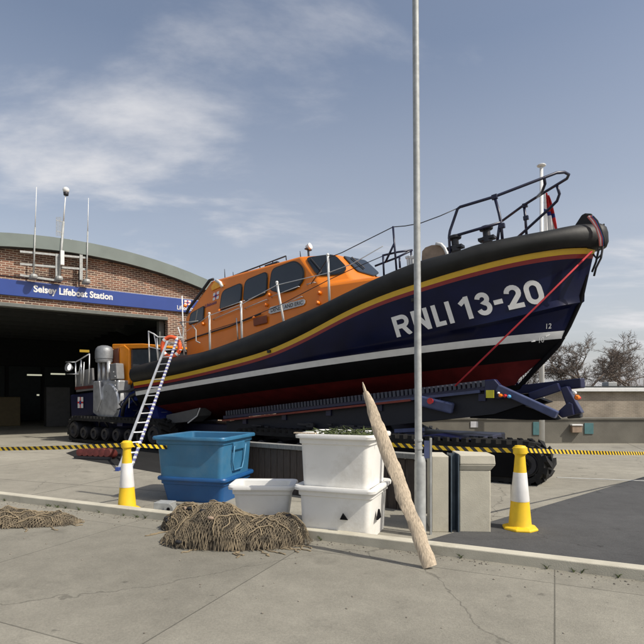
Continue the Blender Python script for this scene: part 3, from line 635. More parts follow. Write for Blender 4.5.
tprism('cab_pillar',[(119,346),(124,345),(129,349),(129,383),(124,391),(116,391),(119,380)],1.38,.16,cabo,bevel=.03)
tprism('cab_body',[(117,349),(160,348.5),(160,392),(117,392)],1.25,2.2,mat('cab_dark',(.02,.02,.022),rough=.5),bevel=.03)
w_=tprism('cab_window',[(129,350),(159,349),(159,370),(131,371)],1.30,.04,mat('cab_glass',(.05,.06,.07),rough=.1),bevel=.0)
tprism('door_grille',[(112,350),(118,348),(119,376),(113,377)],1.42,.1,mat('grille',(.12,.03,.01),rough=.6),bevel=.01)
tprism('cab_pillar',[(110,352),(113,349),(113,364),(110,364)],1.40,.1,cabo,bevel=.02)
# exhaust
ex=empty('exhaust'); ex.parent=tra
mb=MB(); b0=TS(104.5,362.5,1.6); b0w=8.6/F*18/SC; topz=TS(104,345.5,1.6).z
hh=topz-b0.z
mb.lathe([(b0w*.9,0),(b0w*.95,hh*.08),(b0w*.93,hh*.2),(b0w,hh*.22),(b0w*.99,hh*.6),(b0w*.93,hh*.78),(b0w*.72,hh*.92),(b0w*.35,hh*.99),(.01,hh)],b0,24); mb.build('silencer_cap',mat('ribbed_grey',(.22,.23,.24),rough=.5,metal=.4,bump=.3,bscale=20),ex,smooth=60)
for xx in (99.8,104.3,108.8):
    mb=MB(); mb.tube([TS(xx,382,1.6),TS(xx,361,1.6)],.072,12); mb.build('pipe',chrome,ex,smooth=True)
tprism('engine_cover',[(93,381),(118.5,380),(118,402),(121,415),(112,424),(104,421),(92.5,413)],1.75,.5,chrome,bevel=.05)
mb=MB(); c=TS(108.5,402,1.76); rr_=(TS(119.5,402,1.76)-TS(98,402,1.76)).length/2; mb.lathe([(rr_,-.3),(rr_,0),(rr_*.93,.05),(rr_*.5,.07),(.01,.07)],c,28,M=Matrix.Rotation(R(90),3,'X')); tp('filter_drum',mb,chrome,smooth=40)
# arched fender
mb=MB(); outer=[]; 
for i in range(15):
    a=math.pi*i/14; outer.append((136-19*math.cos(a)+i*.35,426-36*math.sin(a)))
inner=[(136+(x-136)*.72,426+(y-426)*.72) for x,y in outer]
for i in range(14):
    mb.prism([TS(*outer[i],1.75),TS(*outer[i+1],1.75),TS(*inner[i+1],1.75),TS(*inner[i],1.75)],(0,.55,0))
tp('fender_arch',mb,mat('gloss_blue_fender',(.01,.02,.12),rough=.15,coat=.5),smooth=30)
mb=MB(); mb.tube([TS(122,416,1.8),TS(124,405,1.8),TS(131,396,1.8),TS(142,391,1.8)],.06,8); mb.tube([TS(118,392,1.7),TS(128,391,1.78),TS(140,387,1.75)],.05,8); tp('hose',mb,dsteel,smooth=True)
mb=MB(); mb.tube([TS(129,408,1.85),TS(129.5,398,1.85)],.02,6); tp('handle',mb,steel)
rnd=random.Random(8)
for i in range(12):
    x=rnd.uniform(96,150); y=rnd.uniform(396,428); mb=MB(); mb.tube([TS(x,y,1.72),TS(x+rnd.uniform(-6,6),y-rnd.uniform(3,9),1.8),TS(x+rnd.uniform(-12,12),y-rnd.uniform(6,16),1.74)],rnd.uniform(.018,.04),6); tp('hose',mb,dsteel,smooth=True)
for i in range(10):
    x=rnd.uniform(112,120); y=372+i*4.5; mb=MB(); mb.lathe([(.03,0),(.03,.03)],TS(x,y,1.78),8,M=Matrix.Rotation(R(90),3,'X')); tp('bolt',mb,alu)
mb=MB(); mb.prism([TS(93,382,1.86),TS(99,381,1.9),TS(101,400,1.88),TS(97,412,1.85),TS(93,408,1.8)],(0,.08,0)); tp('heat_shield',mb,chrome,bevel=.02)
mb=MB(); mb.prism([TS(109,364,1.78),TS(116,363,1.78),TS(117,379,1.78),TS(110,380,1.78)],(0,.3,0)); tp('air_box',mb,mat('air_box_grey',(.2,.2,.2),rough=.5),bevel=.03)
# railings, lamp
mb=MB()
for (a,b_) in [((75.5,362),(76,387)),((81,360),(81.5,384)),((89.5,354),(89,384)),((75.5,362),(89.5,354)),((66,362),(76,362)),((67,374),(79,374)),((79,374),(81,362)),((84,362),(83,386))]:
    mb.tube([TS(*a,1.5),TS(*b_,1.5)],.025,6)
tp('guard_rail',mb,alu,smooth=True)
wl=MB(); wl.lathe([(.05,-.12),(.15,-.02),(.17,.06),(.16,.1)],TS(69.5,367.5,1.55),16,M=Matrix.Rotation(R(80),3,'X')); wo=tp('work_lamp',wl,alu,smooth=40)
wl=MB(); wl.lathe([(.10,.0),(.10,.02)],TS(69.5,367.5,1.68),16,M=Matrix.Rotation(R(80),3,'X')); wl.build('lens',lampm,wo)
tprism('rear_panel',[(76,372),(92,368),(93,390),(76,392)],1.42,.08,mat('grey_panel',(.16,.16,.16),rough=.5),bevel=.01)
def tq(x0,y0,x1,y1,v): 
    TLq,TRq,BLq,BRq=TS(x0,y0,v),TS(x1,y0,v),TS(x0,y1,v),TS(x1,y1,v)
    return lambda off: (lambda x,y: quadmap(TLq,TRq,BLq,BRq)(x,y)+Vector((0,-off,0)))
emblem(tq(78,397,83.5,408,1.37),tra,'body_emblem')
tprism('red_step',[(75,387),(94,385),(94,388),(75,390)],1.45,.3,dkred)
track(tra,-1.9,3.6,2.05,.6,.80); track(tra,-1.9,3.6,-1.45,.6,.80)
# dark red rollers on the apron
rk=empty('roller_rack',W(97,458,13.0)*1.0); rk.location.z=0; rk.rotation_euler=(0,0,R(-14))
tag(rk,'low row of six dark red rollers on the apron beside the tractor','rollers')
for i in range(6):
    mb=MB(); mb.lathe([(.03,-.16),(.10,-.15),(.125,-.09),(.125,.09),(.10,.15),(.03,.16)],((i-2.5)*.155,0,.15),14,M=Matrix.Rotation(R(78),3,'X')); mb.build('roller',dkred,rk,smooth=40)
mb=MB(); mb.box((0,.2,.09),(1.05,.05,.07)); mb.box((0,-.16,.05),(1.05,.05,.06)); mb.build('frame',dsteel,rk)
# ---------------------------------------------------------------- lifeboat station
ND=Vector((.81,.587,0)).normalized(); NB=Vector((-ND.y,ND.x,0))   # along facade, inward
FO=Vector((-10.04,18,0)); AF=math.atan2(ND.y,ND.x)
stn=empty('lifeboat_station',FO,AF); tag(stn,'brick lifeboat station with shallow curved roof and wide dark open doorway','building')
def zr(t): return 7.07-.5*( (t-1.2)**2)/17.6
T0,T1,D0,D1,DH=-11.,13.4,-9.,4.78,4.72
def zroof(t): return 7.07-((t-1.2)**2)/35.0
mb=MB(); ts=[T0,D0]+[D0+(D1-D0)*i/30 for i in range(1,31)]+[D1+(T1-D1)*i/12 for i in range(1,13)]
def slab(t0,t1,z00,z01,y0=0,y1=.32):
    a=zroof(t0)-.2; b_=zroof(t1)-.2
    mb.hexa([(t0,y0,z00),(t1,y0,z01),(t1,y1,z01),(t0,y1,z00),(t0,y0,a),(t1,y0,b_),(t1,y1,b_),(t0,y1,a)])
for a,b_ in zip(ts,ts[1:]):
    ins=a>=D0-.01 and b_<=D1+.01
    z0=DH if ins else 0
    slab(a,b_,z0,z0)
mb.build('front_wall',brick,stn)
mb=MB(); mb.box((T0+.15,10.4,2.4),(.3,20,4.8)); mb.box((T1-.15,10.4,1.3),(.3,20,2.6)); mb.box(((T0+T1)/2,20.6,2.6),(T1-T0,.3,5.2)); mb.build('side_wall',brick,stn)
mb=MB(); rows=[]
rr0=[(T0-.4+(T1-T0+.8)*i/40) for i in range(41)]
mb.grid([[(t_,-.30,zroof(t_)) for t_ in rr0],[(t_,21,zroof(t_)) for t_ in rr0],[(t_,21,zroof(t_)-.18) for t_ in rr0],[(t_,-.30,zroof(t_)-.18) for t_ in rr0]],closed=False); mb.build('roof',roofm,stn,smooth=30)
mb=MB()
for a,b_ in zip(rr0,rr0[1:]):
    mb.hexa([(a,-.36,zroof(a)-.42),(b_,-.36,zroof(b_)-.42),(b_,-.30,zroof(b_)-.42),(a,-.30,zroof(a)-.42),(a,-.36,zroof(a)+.03),(b_,-.36,zroof(b_)+.03),(b_,-.30,zroof(b_)+.03),(a,-.30,zroof(a)+.03)])
mb.build('fascia',roofm,stn)
mb=MB()
for a,b_ in zip(rr0[1:-1],rr0[2:-1]):
    mb.hexa([(a,-.3,zroof(a)-.42),(b_,-.3,zroof(b_)-.42),(b_,-.003,zroof(b_)-.42),(a,-.003,zroof(a)-.42),(a,-.3,zroof(a)-.39),(b_,-.3,zroof(b_)-.39),(b_,-.003,zroof(b_)-.39),(a,-.003,zroof(a)-.39)])
mb.build('soffit',dark2,stn)
mb=MB(); mb.tube([(-1.5,-.02,5.62),(.9,-.02,5.62),(.92,-.02,6.4)],.012,6); mb.tube([(1.5,-.02,5.6),(1.5,-.02,6.3)],.012,6); mb.build('cable',dsteel,stn)
mb=MB(); mb.box(((D0+D1)/2,.16,DH-.06),(D1-D0,.36,.12)); mb.build('door_lintel',mat('lintel_grey',(.12,.13,.12),rough=.6),stn)
mb=MB(); mb.box((D1-.13,.5,DH/2-.07),(.2,.3,DH-.14)); mb.box((D0+.13,.5,DH/2-.07),(.2,.3,DH-.14)); mb.build('door_jamb',mat('jamb_grey',(.10,.11,.10),rough=.6),stn)
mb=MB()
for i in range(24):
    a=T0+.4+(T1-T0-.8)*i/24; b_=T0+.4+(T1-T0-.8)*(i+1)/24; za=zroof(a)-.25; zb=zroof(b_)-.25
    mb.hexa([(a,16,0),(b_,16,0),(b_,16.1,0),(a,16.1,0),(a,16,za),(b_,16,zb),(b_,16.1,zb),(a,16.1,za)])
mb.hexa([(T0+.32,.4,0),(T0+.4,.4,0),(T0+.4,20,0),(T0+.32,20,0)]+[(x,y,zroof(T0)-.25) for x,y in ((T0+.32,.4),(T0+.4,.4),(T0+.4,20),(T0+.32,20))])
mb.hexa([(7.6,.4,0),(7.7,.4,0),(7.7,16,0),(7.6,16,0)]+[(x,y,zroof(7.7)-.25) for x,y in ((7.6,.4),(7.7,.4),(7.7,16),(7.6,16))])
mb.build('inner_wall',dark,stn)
mb=MB()
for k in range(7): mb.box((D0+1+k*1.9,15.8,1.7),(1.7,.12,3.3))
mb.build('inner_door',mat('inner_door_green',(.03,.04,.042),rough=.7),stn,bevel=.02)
mb=MB()
for k in range(9): mb.bar((D0,1.5+k*1.6,5.0),(D1,1.5+k*1.6,5.0),.1,.2)
mb.build('roof_beam',dark2,stn)
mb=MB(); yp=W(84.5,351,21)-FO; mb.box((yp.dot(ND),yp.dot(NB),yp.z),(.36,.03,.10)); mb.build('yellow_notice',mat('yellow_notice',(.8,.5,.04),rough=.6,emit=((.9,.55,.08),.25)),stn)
mb=MB(); 
for (px,py) in [(38,395),(34.5,375),(58,374)]:
    p=W(px,py,24)-FO; mb.box((p.dot(ND),p.dot(NB),p.z),(.1 if px==38 else .6,.05,.07))
mb.build('inner_light',mat('faint_lamp',(.6,.6,.5),emit=((.8,.8,.6),.5)),stn)
for k in range(7):
    mb=MB(); mb.box((D0+1.2+k*2.0,9+((k*37)%5)*.7,.5+.25*((k*13)%3)),(1.1,.8,1.0+.5*((k*13)%3))); mb.build('equipment_locker',mat('locker_tone_%s'%'abcdefg'[k],[(.12,.03,.02),(.04,.06,.10),(.10,.10,.09),(.02,.05,.12),(.11,.08,.03),(.06,.06,.06),(.03,.04,.09)][k],rough=.6),stn,bevel=.03)
for k in range(4):
    mb=MB(); mb.tube([(D0+2+k*3.2,3,5.6),(D0+2+k*3.2,15,5.6)],.06,8); mb.build('service_pipe',dark2,stn)
# floor inside: paving sheet in dark concrete (structure)
# sign
sg=empty('station_sign',FO+ND*(-3)+NB*(-.03),AF); tag(sg,'long blue name board reading Selsey Lifeboat Station above the doorway','sign')
TL_=W(32,282.2,17.9)
def fac(px,py,off=-.1):   # pixel -> facade-plane world point
    d=Vector(((px-322)/F,1,-(py-EY)/F)); P0=FO+NB*off; k=(P0-CAM).dot(NB)/d.dot(NB); return CAM+d*k
z1=fac(100,289.6).z; z0=fac(100,304.3).z

zt_=(fac(32,282).z+fac(180,298.3).z)/2; zb_=(fac(32,297.6).z+fac(180,311.6).z)/2
def floc(p,root): return root.matrix_basis.inverted()@p
sgx1=(fac(205,300)-FO).dot(ND)+3; mb=MB(); mb.box((sgx1/2-1.0,-.05,(zt_+zb_)/2),(sgx1+2.0,.08,zt_-zb_)); mb.build('board',signb,sg,bevel=.01)
bpy.context.view_layer.update()
def facq(x0,x1,ztop,zbot,off): # text box between pixel columns, given heights
    a=(fac(x0,300)-FO).dot(ND)+3; b_=(fac(x1,300)-FO).dot(ND)+3
    return lambda x,y: Vector((a+(b_-a)*x,-.095-off,zbot+(ztop-zbot)*y))
zc=(zt_+zb_)/2
text_on('lettering','Selsey Lifeboat Station',facq(33.5,112.5,zc+.165,zc-.155,.004),white,sg,.032)
text_on('lettering','Lifeboats',facq(177,193,zc-.02,zc-.19,.004),white,sg,.015)
emblem(lambda o:facq(184,190.5,zc+.22,zc+.03,o),sg,'emblem')
# mast frame & masts
mf=empty('mast_frame',FO+NB*(-.2),AF); tag(mf,'grey steel mounting frame fixed to the brick gable','bracket frame')
def FP(px,py,off=-.30): return floc(fac(px,py,off),mf)
mb=MB(); bpy.context.view_layer.update()
for (a,b_) in [((20,251.5),(87,258)),((20,264),(87,269.5)),((20,275),(60,281))]: mb.bar(FP(*a),FP(*b_),.05,.07)
for x in (57,81): 
    mb.bar(FP(x,254),FP(x,280),.10,.08); mb.bar(FP(x,270,-.3),FP(x,270,-.02),.05,.05)
mb.build('rail',galv,mf)
def mast(name_l,base,top,r,extras):
    m_=empty('antenna_mast',fac(*base,-.38)); m_.rotation_euler=(0,0,AF); tag(m_,name_l,'antenna mast','antenna masts on the gable')
    bpy.context.view_layer.update(); q=lambda px,py,o=-.38: floc(fac(px,py,o),m_)
    mb=MB(); mid=(base[0]+(top[0]-base[0])*extras,base[1]+(top[1]-base[1])*extras)
    mb.tube([q(*base),q(*mid)],r,8); mb.build('pole',galv,m_,smooth=True)
    mb=MB(); mb.tube([q(*mid),q(*top)],[r*.6,r*.35],8); mb.build('whip',white,m_,smooth=True)
    mb=MB(); p=q(*base); mb.box(p+Vector((0,.1,0)),(.22,.3,.12)); mb.lathe([(.10,-.06),(.12,0),(.10,.08)],p+Vector((.0,-.08,0)),10); mb.build('base_clamp',galv,m_,bevel=.01)
    return m_,q
mast('tall white-tipped whip aerial, leftmost of the three masts on the gable',(33.5,277),(36.5,187),.026,.55)
mast('white-tipped whip aerial on a grey pole, rightmost mast on the gable',(86.5,282),(88.5,198),.026,.60)
m_,q=mast('central mast with camera dome on top and small comb aerial',(59,279),(65.8,192),.042,.66)
mb=MB(); c=q(66,190.5); mb.lathe([(.03,-.09),(.09,-.06),(.11,0),(.11,.04),(.08,.09),(.03,.12)],c,14); mb.build('camera_dome',white,m_,smooth=True)
mb=MB(); mb.lathe([(.04,-.19),(.08,-.17),(.09,-.07)],c,12); mb.build('camera_lens',dsteel,m_,smooth=True)
mb=MB(); y_=q(62.5,225); mb.bar(q(56,220),q(63,222),.02,.02); mb.bar(q(56.5,231),q(63,233),.02,.02)
for k in range(4): mb.tube([q(56.5+k*1.5,217),q(56.3+k*1.5,236)],.010,5)
mb.build('comb_aerial',galv,m_)
mb=MB(); mb.box(q(62.2,258,-.46),(.12,.12,.5)); mb.build('junction_box',white,m_,bevel=.01)
mb=MB(); rv=W(71,243,22); mb.tube([rv+Vector((0,0,-.6)),rv+Vector((0,0,.12))],.03,6); mb.lathe([(.10,0),(.12,.03),(.02,.1)],rv+Vector((0,0,.05)),10); tag(mb.build('roof_vent',white),'tiny white vent pipe sticking up behind the roof edge','vent')
# ---------------------------------------------------------------- ground
SUN=Vector((.88,-.47,0)).normalized()
slabm=slab_mat('forecourt_concrete',(.335,.315,.26),3.6,3.6,rot=R(20),joint=.014,dark=.45)
mb=MB(); mb.add([(-400,-60,0),(400,-60,0),(400,900,0),(-400,900,0)],[(0,1,2,3)]); g=mb.build('ground',slab_mat('far_ground',(.22,.21,.16),6,6,joint=0)); tag(g,kind='structure')
mb=MB(); mb.add([(-30,-8,.004),(30,-8,.004),(30,17.1,.004),(-4,30,.004),(-30,30,.004)],[(0,1,2,3,4)]); tag(mb.build('forecourt',slabm),kind='structure')
def G(px,py,z=0):
    d=(EH-z)*F/(py-EY); return Vector(((px-322)/F*d,d,z))
asph=slab_mat('worn_asphalt',(.085,.085,.085),3,3,joint=0,patch=.8)
a=G(530,510,.008); b_=G(612,486,.008); e1=(b_-a)
mb=MB(); mb.add([a-e1*.9,a-e1*.9+Vector((6,-3.2,0)),b_+e1*3+Vector((8,-1,0)),b_+e1*3],[(0,1,2,3)]); tag(mb.build('road',asph),kind='structure')
mb=MB(); mb.bar(G(557,477.4,.009),G(700,483,.009),.06,.006); tag(mb.build('painted_line',mat('worn_white_line',(.5,.5,.47),rough=.9,dirt=.6,dirtc=(.3,.28,.23))),kind='structure')
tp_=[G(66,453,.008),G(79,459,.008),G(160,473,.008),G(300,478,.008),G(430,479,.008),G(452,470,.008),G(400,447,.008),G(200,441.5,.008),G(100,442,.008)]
mb=MB(); mb.add(tp_,[list(range(len(tp_)))]); tag(mb.build('shade_patch',slab_mat('painted_shade',(.022,.022,.022),3,3,joint=0)),kind='structure')  # flat dark sheet: shade around boat and tractor painted as ground colour
# near kerb and footpath
k0=G(10,499.5); k1=G(128,514)
kd=(k1-k0).normalized(); kn_=Vector((kd.y,-kd.x,0))
K0=k0-kd*6; K1=k0+kd*9.4
mb=MB(); mb.hexa([K0,K1,K1+kn_*.14,K0+kn_*.14]+[p+Vector((0,0,.11)) for p in (K0,K1,K1+kn_*.14,K0+kn_*.14)][0:4]) ; tag(mb.build('kerb',concrete,bevel=.01),kind='structure')
# keep a footpath sheet on the camera side
mb=MB(); mb.add([K0+kn_*.14+Vector((0,0,.012)),K1+kn_*.14+Vector((0,0,.012)),K1+kn_*7+Vector((0,0,.012)),K0+kn_*7+Vector((0,0,.012))],[(0,1,2,3)]); tag(mb.build('footpath',slab_mat('path_concrete',(.27,.255,.21),2.4,2.4,rot=-math.atan2(kd.y,kd.x),joint=.006,dark=.5)),kind='structure')
mb=MB(); rnd=random.Random(11)
for i in range(900):
    t_=rnd.uniform(0,15.4); o_=.15+abs(rnd.gauss(0,.10)) if rnd.random()<.7 else rnd.uniform(.2,4)
    p=K0+kd*t_+kn_*o_; q=rnd.uniform(.003,.011); mb.lathe([(q*.6,0),(q,q*.5),(q*.5,q*.9)],p+Vector((0,0,.012)),5)
tag(mb.build('grit',mat('grit_stone',(.2,.18,.15),rough=1,var=.4,scale=30)),'scattered grit and small stones along the kerb','grit',kind='stuff')
mb=MB()
for i in range(46):
    t_=rnd.uniform(2,15); p=K0+kd*t_+kn_*.15+Vector((0,0,.012))
    for k in range(rnd.randint(4,11)):
        a=rnd.uniform(0,6.28); L_=rnd.uniform(.02,.07); d_=Vector((math.cos(a)*.6,math.sin(a)*.6,1)); mb.tube([p,p+d_*L_*.6,p+d_*L_+Vector((math.cos(a),math.sin(a),-.3))*L_*.4],[.003,.0025,.0008],3)
tag(mb.build('kerb_weeds',mat('dull_weed',(.07,.09,.03),rough=.9,var=.4)),'small weeds growing in the joint of the kerb','weeds',kind='stuff')
# ---------------------------------------------------------------- boundary wall, notices, flagpole
mb=MB(); yw=17.2; mb.box((9,yw+.15,.39),(22,.3,.78)); mb.box((9,yw+.15,.815),(22.1,.38,.07)); tag(mb.build('boundary_wall',wallc,bevel=.01),'long low grey rendered wall across the back of the forecourt','wall')
for (x0,y0,x1,y1,m_,lab) in [(470.5,421.5,478,427.5,paper,'small pale square notice on the grey wall nearest the lamp post'),(533,422,542,435,teal,'teal notice on the grey wall beside the white flagpole'),(584.5,423,593.5,434,teal,'teal notice on the grey wall right of the brown letter box')]:
    a=W(x0,y0,yw-.02); b_=W(x1,y1,yw-.02); mb=MB(); mb.box(((a.x+b_.x)/2,yw-.015,(a.z+b_.z)/2),(b_.x-a.x,.02,a.z-b_.z)); tag(mb.build('notice_board',m_,bevel=.005),lab,'notice','notices on the grey wall')
lb=empty('letter_box',(W(575,428,yw).x,yw-.0,W(575,432,yw).z)); tag(lb,'small brown box with pale top fixed to the grey wall','box')
mb=MB(); mb.box((0,-.08,.1),(.32,.14,.22)); mb.build('body',brownm,lb,bevel=.01)
mb=MB(); mb.box((0,-.09,.24),(.36,.17,.05)); mb.build('lid',white,lb,bevel=.01)
fp=empty('flagpole',(W(542,440,16.3).x,16.3,0)); tag(fp,'tall white flagpole rising behind the bow','flagpole')
mb=MB(); zt=W(541,167,16.3).z; mb.tube([(0,0,0),(-.02,0,zt)],[.085,.05],14); mb.build('pole',white,fp,smooth=True)
mb=MB(); mb.lathe([(.02,0),(.12,.02),(.14,.05),(.10,.08),(.02,.1)],(-.02,0,zt),14); mb.build('cap',white,fp,smooth=True)
# drooping flag
fl=MB(); rows=[]; NX,NZ=14,22
for j in range(NZ+1):
    v_=j/NZ; zz=W(0,189,16.3).z*(1-v_)+W(0,236,16.3).z*v_; wd=.10+.40*v_**.8
    rows.append([Vector((.07+wd*(i/NX)+.0,.12*math.sin(i*1.3+v_*2)*(i/NX+.15),zz-.25*(i/NX)*(1-v_*.3))) for i in range(NX+1)])
def fm(j,i):
    if j<9: return 1 if i>2 else 0
    if j in (9,10): return 2
    return 1 if i>=11 else 0
fl.grid(rows,mf=fm); fo=fl.build('flag',[flagW,flagR,flagB],smooth=True); fo.location=(fp.location.x,16.3,0); tag(fo,'drooping white flag with red and blue hanging from the flagpole','flag')
so=fo.modifiers.new('s','SOLIDIFY'); so.thickness=.006
# ---------------------------------------------------------------- brick building right + trees
bb=empty('brick_building',(W(540,387,27).x-2.6,27,0)); bb.rotation_euler=(0,0,R(3)); tag(bb,'low buff brick flat-roofed building with white fascia beyond the grey wall','building')
zf=W(0,387.5,27).z
mb=MB(); mb.box((8,3,zf/2-.11),(17,6,zf-.22)); mb.build('wall',brick2,bb)
mb=MB(); mb.box((8,3,zf-.11),(17.5,6.5,.2)); mb.build('fascia',white,bb,bevel=.02)
mb=MB(); mb.box((8,3,zf+.03),(17.4,6.4,.08)); mb.build('roof',dark2,bb)
for (x,wd,hh_) in [(4.7,.9,.28),(6.9,.5,.24),(10.5,.8,.3)]:
    mb=MB(); mb.box((x,.8,zf+.07+hh_/2),(wd,.6,hh_)); mb.build('roof_light',galv,bb,bevel=.03)
hb=empty('flat_roof_hut',(W(500,387,31).x,31,0)); tag(hb,'long low pale roofed block left of the buff brick building','building')
zf2=W(0,385.5,31).z
mb=MB(); mb.box((0,2,zf2/2-.15),(9,4,zf2-.3)); mb.build('wall',wallc,hb)
mb=MB(); mb.box((0,2,zf2-.1),(9.4,4.4,.22)); mb.build('roof',galv,hb)
def tree(base,H,seed,lab,spread=.55,levels=6,trunk=.12):
    rnd=random.Random(seed); r=empty('bare_tree',base); tag(r,lab,'tree','bare winter trees beyond the brick building')
    tr_=MB(); cr=MB()
    def br(p,d,L,rad,lv):
        pts=[p]; q=p.copy(); dd=d.copy()
        for k in range(3):
            dd=(dd+Vector((rnd.uniform(-.18,.18),rnd.uniform(-.18,.18),rnd.uniform(-.08,.12)))).normalized(); q=q+dd*L/3; pts.append(q.copy())
        tgt=tr_ if lv>=levels-1 else cr
        tgt.tube(pts,[rad,rad*.9,rad*.78,rad*.62],5 if lv>3 else 3)
        if lv==0: return
        n=rnd.choice((3,4)) if lv>1 else 6
        for i in range(n):
            f=rnd.uniform(.35,1) if i else 1; k=min(2,int(f*3)); s0=pts[k].lerp(pts[k+1],f*3-k) if f<1 else pts[3]
            ax=Vector((rnd.uniform(-1,1),rnd.uniform(-1,1),rnd.uniform(-.35,.6))).normalized()
            nd=(dd*(1-spread)+ax*spread).normalized()
            br(s0,nd,L*rnd.uniform(.6,.82),max(.011,rad*.57),lv-1)
    br(Vector((0,0,0)),Vector((0,0,1)),H*.30,trunk,levels)
    tr_.build('trunk',bark,r,smooth=True); cr.build('crown',bark,r)
for (px,d,H,sd,lab,tk) in [(588,36,8.6,3,'broad bare winter tree above the brick building, nearest the picture edge',.16),(553,38,6.3,5,'smaller bare tree left of the broad one, beside the stem of the boat',.10),(511,40,5.6,9,'faint bare tree seen behind the flagpole and hull',.09),(632,38,8,12,'bare winter tree farthest right beyond the brick building',.13)]:
    tree((( px-322)/F*d,d,0),H,sd,lab,trunk=tk)
hd=MB(); rnd=random.Random(4)
for i in range(1500):
    x=W(490,0,42).x+rnd.uniform(-2,16); y=42+rnd.uniform(-.8,.8); L=rnd.uniform(1.3,3.0)*(1+.2*math.sin(x*1.3)); hd.tube([(x,y,.0),(x+rnd.uniform(-.2,.2),y,L*.6),(x+rnd.uniform(-.5,.5),y,L)],[.02,.014,.006],3)
tag(hd.build('bare_hedge',bark),'tangled bare hedge beyond the low buildings','hedge',kind='stuff')
# ---------------------------------------------------------------- lamp post & marker post
lx=W(418.5,0,5.9).x
lp=empty('lamp_post',(lx,5.9,0)); tag(lp,'grey metal lamp post in the foreground, cutting across the lifeboat bow','lamp post')
zc1=W(0,457,5.9).z
mb=MB(); mb.tube([(0,0,zc1-.03),(0,0,zc1+.02),(-.035,0,6.2)],[.048,.041,.036],20); mb.build('shaft',galv,lp,smooth=40)
mb=MB(); mb.lathe([(.075,0),(.066,.03),(.064,zc1-.06),(.058,zc1-.03),(.043,zc1+.01)],(0.018,0,0),20); mb.build('base_sleeve',galv,lp,smooth=40)
for z in (W(0,448,5.9).z,W(0,440,5.9).z):
    mb=MB(); mb.lathe([(.046,-.012),(.049,-.012),(.049,.012),(.046,.012)],(0,0,z),16); mb.build('band',galv,lp,smooth=30)
mp=empty('marker_post',(W(429,0,5.95).x,5.95,0)); tag(mp,'thin galvanised post with flat plate beside the lamp post','post')
zt=W(0,438,5.95).z
mb=MB(); mb.box((.02,0,zt/2),(.022,.035,zt)); mb.build('post',galv,mp)
mb=MB(); mb.box((-.028,-.01,zt-.13),(.06,.012,.2)); mb.build('plate',paleb,mp)
# ---------------------------------------------------------------- wooden fence
fa=G(236,442,.8); fb_=Vector((W(405,0,7.2).x,7.2,.8)); fa=Vector((W(236,0,9.05).x,9.05,.8)); 
fdir=(fb_-fa); fdir.z=0; fl_=fdir.length+.55; fdir.normalize(); fang=math.atan2(fdir.y,fdir.x)
fe=empty('wooden_fence',(fa.x,fa.y,0),fang); tag(fe,'low weathered vertical plank fence with flat grey cap rail','fence')
mb=MB(); n=int(fl_/.135)
for i in range(n):
    mb.box((i*.135+.066,0,.36+random.uniform(-.004,.004)),(.126,.03+random.uniform(0,.012),.71))
mb.build('planks',plankd,fe,bevel=.004)
mb=MB(); mb.box((fl_/2,0,.765),(fl_+.04,.14,.075)); mb.build('cap_rail',plankg,fe,bevel=.008)
for i in range(4):
    mb=MB(); mb.box((.3+i*fl_/4,.07,.36),(.1,.1,.7)); mb.build('post',plankd,fe)
# ---------------------------------------------------------------- concrete piers and channel
pd=6.05
def pier(x0,x1,y0,dep,lab,cap):
    a=W(x0,y0,pd); b_=W(x1,y0,pd); r=empty('concrete_pier',((a.x+b_.x)/2,pd+dep/2,0),R(-4)); tag(r,lab,'concrete block'); w_=b_.x-a.x; H=a.z
    mb=MB(); mb.box((0,0,H/2-(.09 if cap else 0)),(w_*(.88 if cap else 1),dep,H-(.18 if cap else 0))); mb.build('block',concrete,r,bevel=.012)
    if cap:
        mb=MB(); q=.03; t0=w_*.44; t1=w_*.56
        mb.hexa([(-t0,-dep/2,H-.18),(t0,-dep/2,H-.18),(t0,dep/2,H-.18),(-t0,dep/2,H-.18),(-t0,-dep/2-.03,H-.11),(t1,-dep/2-.03,H-.11),(t1,dep/2+.03,H-.11),(-t0,dep/2+.03,H-.11)])
        mb.hexa([(-t0,-dep/2-.03,H-.108),(t1,-dep/2-.03,H-.108),(t1,dep/2+.03,H-.108),(-t0,dep/2+.03,H-.108),(-t0,-dep/2-.02,H),(t1-.01,-dep/2-.02,H),(t1-.01,dep/2+.02,H),(-t0,dep/2+.02,H)])
        mb.build('cap',concrete,r,bevel=.01)
    return r
pier(433,450,456,.42,'plain pale concrete block left of the steel channel',False)
pier(459,494,455,.46,'pale concrete pier with an overhanging coping right of the steel channel',True)
chn=MB(); x0=W(450.4,0,pd).x; x1=W(458.6,0,pd).x; H=W(0,454,pd).z
chn.box((x0+.008,pd+.08,H/2),(.012,.2,H)); chn.box((x1-.004,pd+.08,H/2),(.012,.2,H)); chn.box(((x0+x1)/2,pd+.12,H/2),(x1-x0-.02,.012,H-.002))
tag(chn.build('steel_channel',mat('blued_steel_channel',(.10,.13,.16),rough=.4,metal=.5,var=.2)),'upright steel channel slotted between the two concrete blocks','flood gate slot')
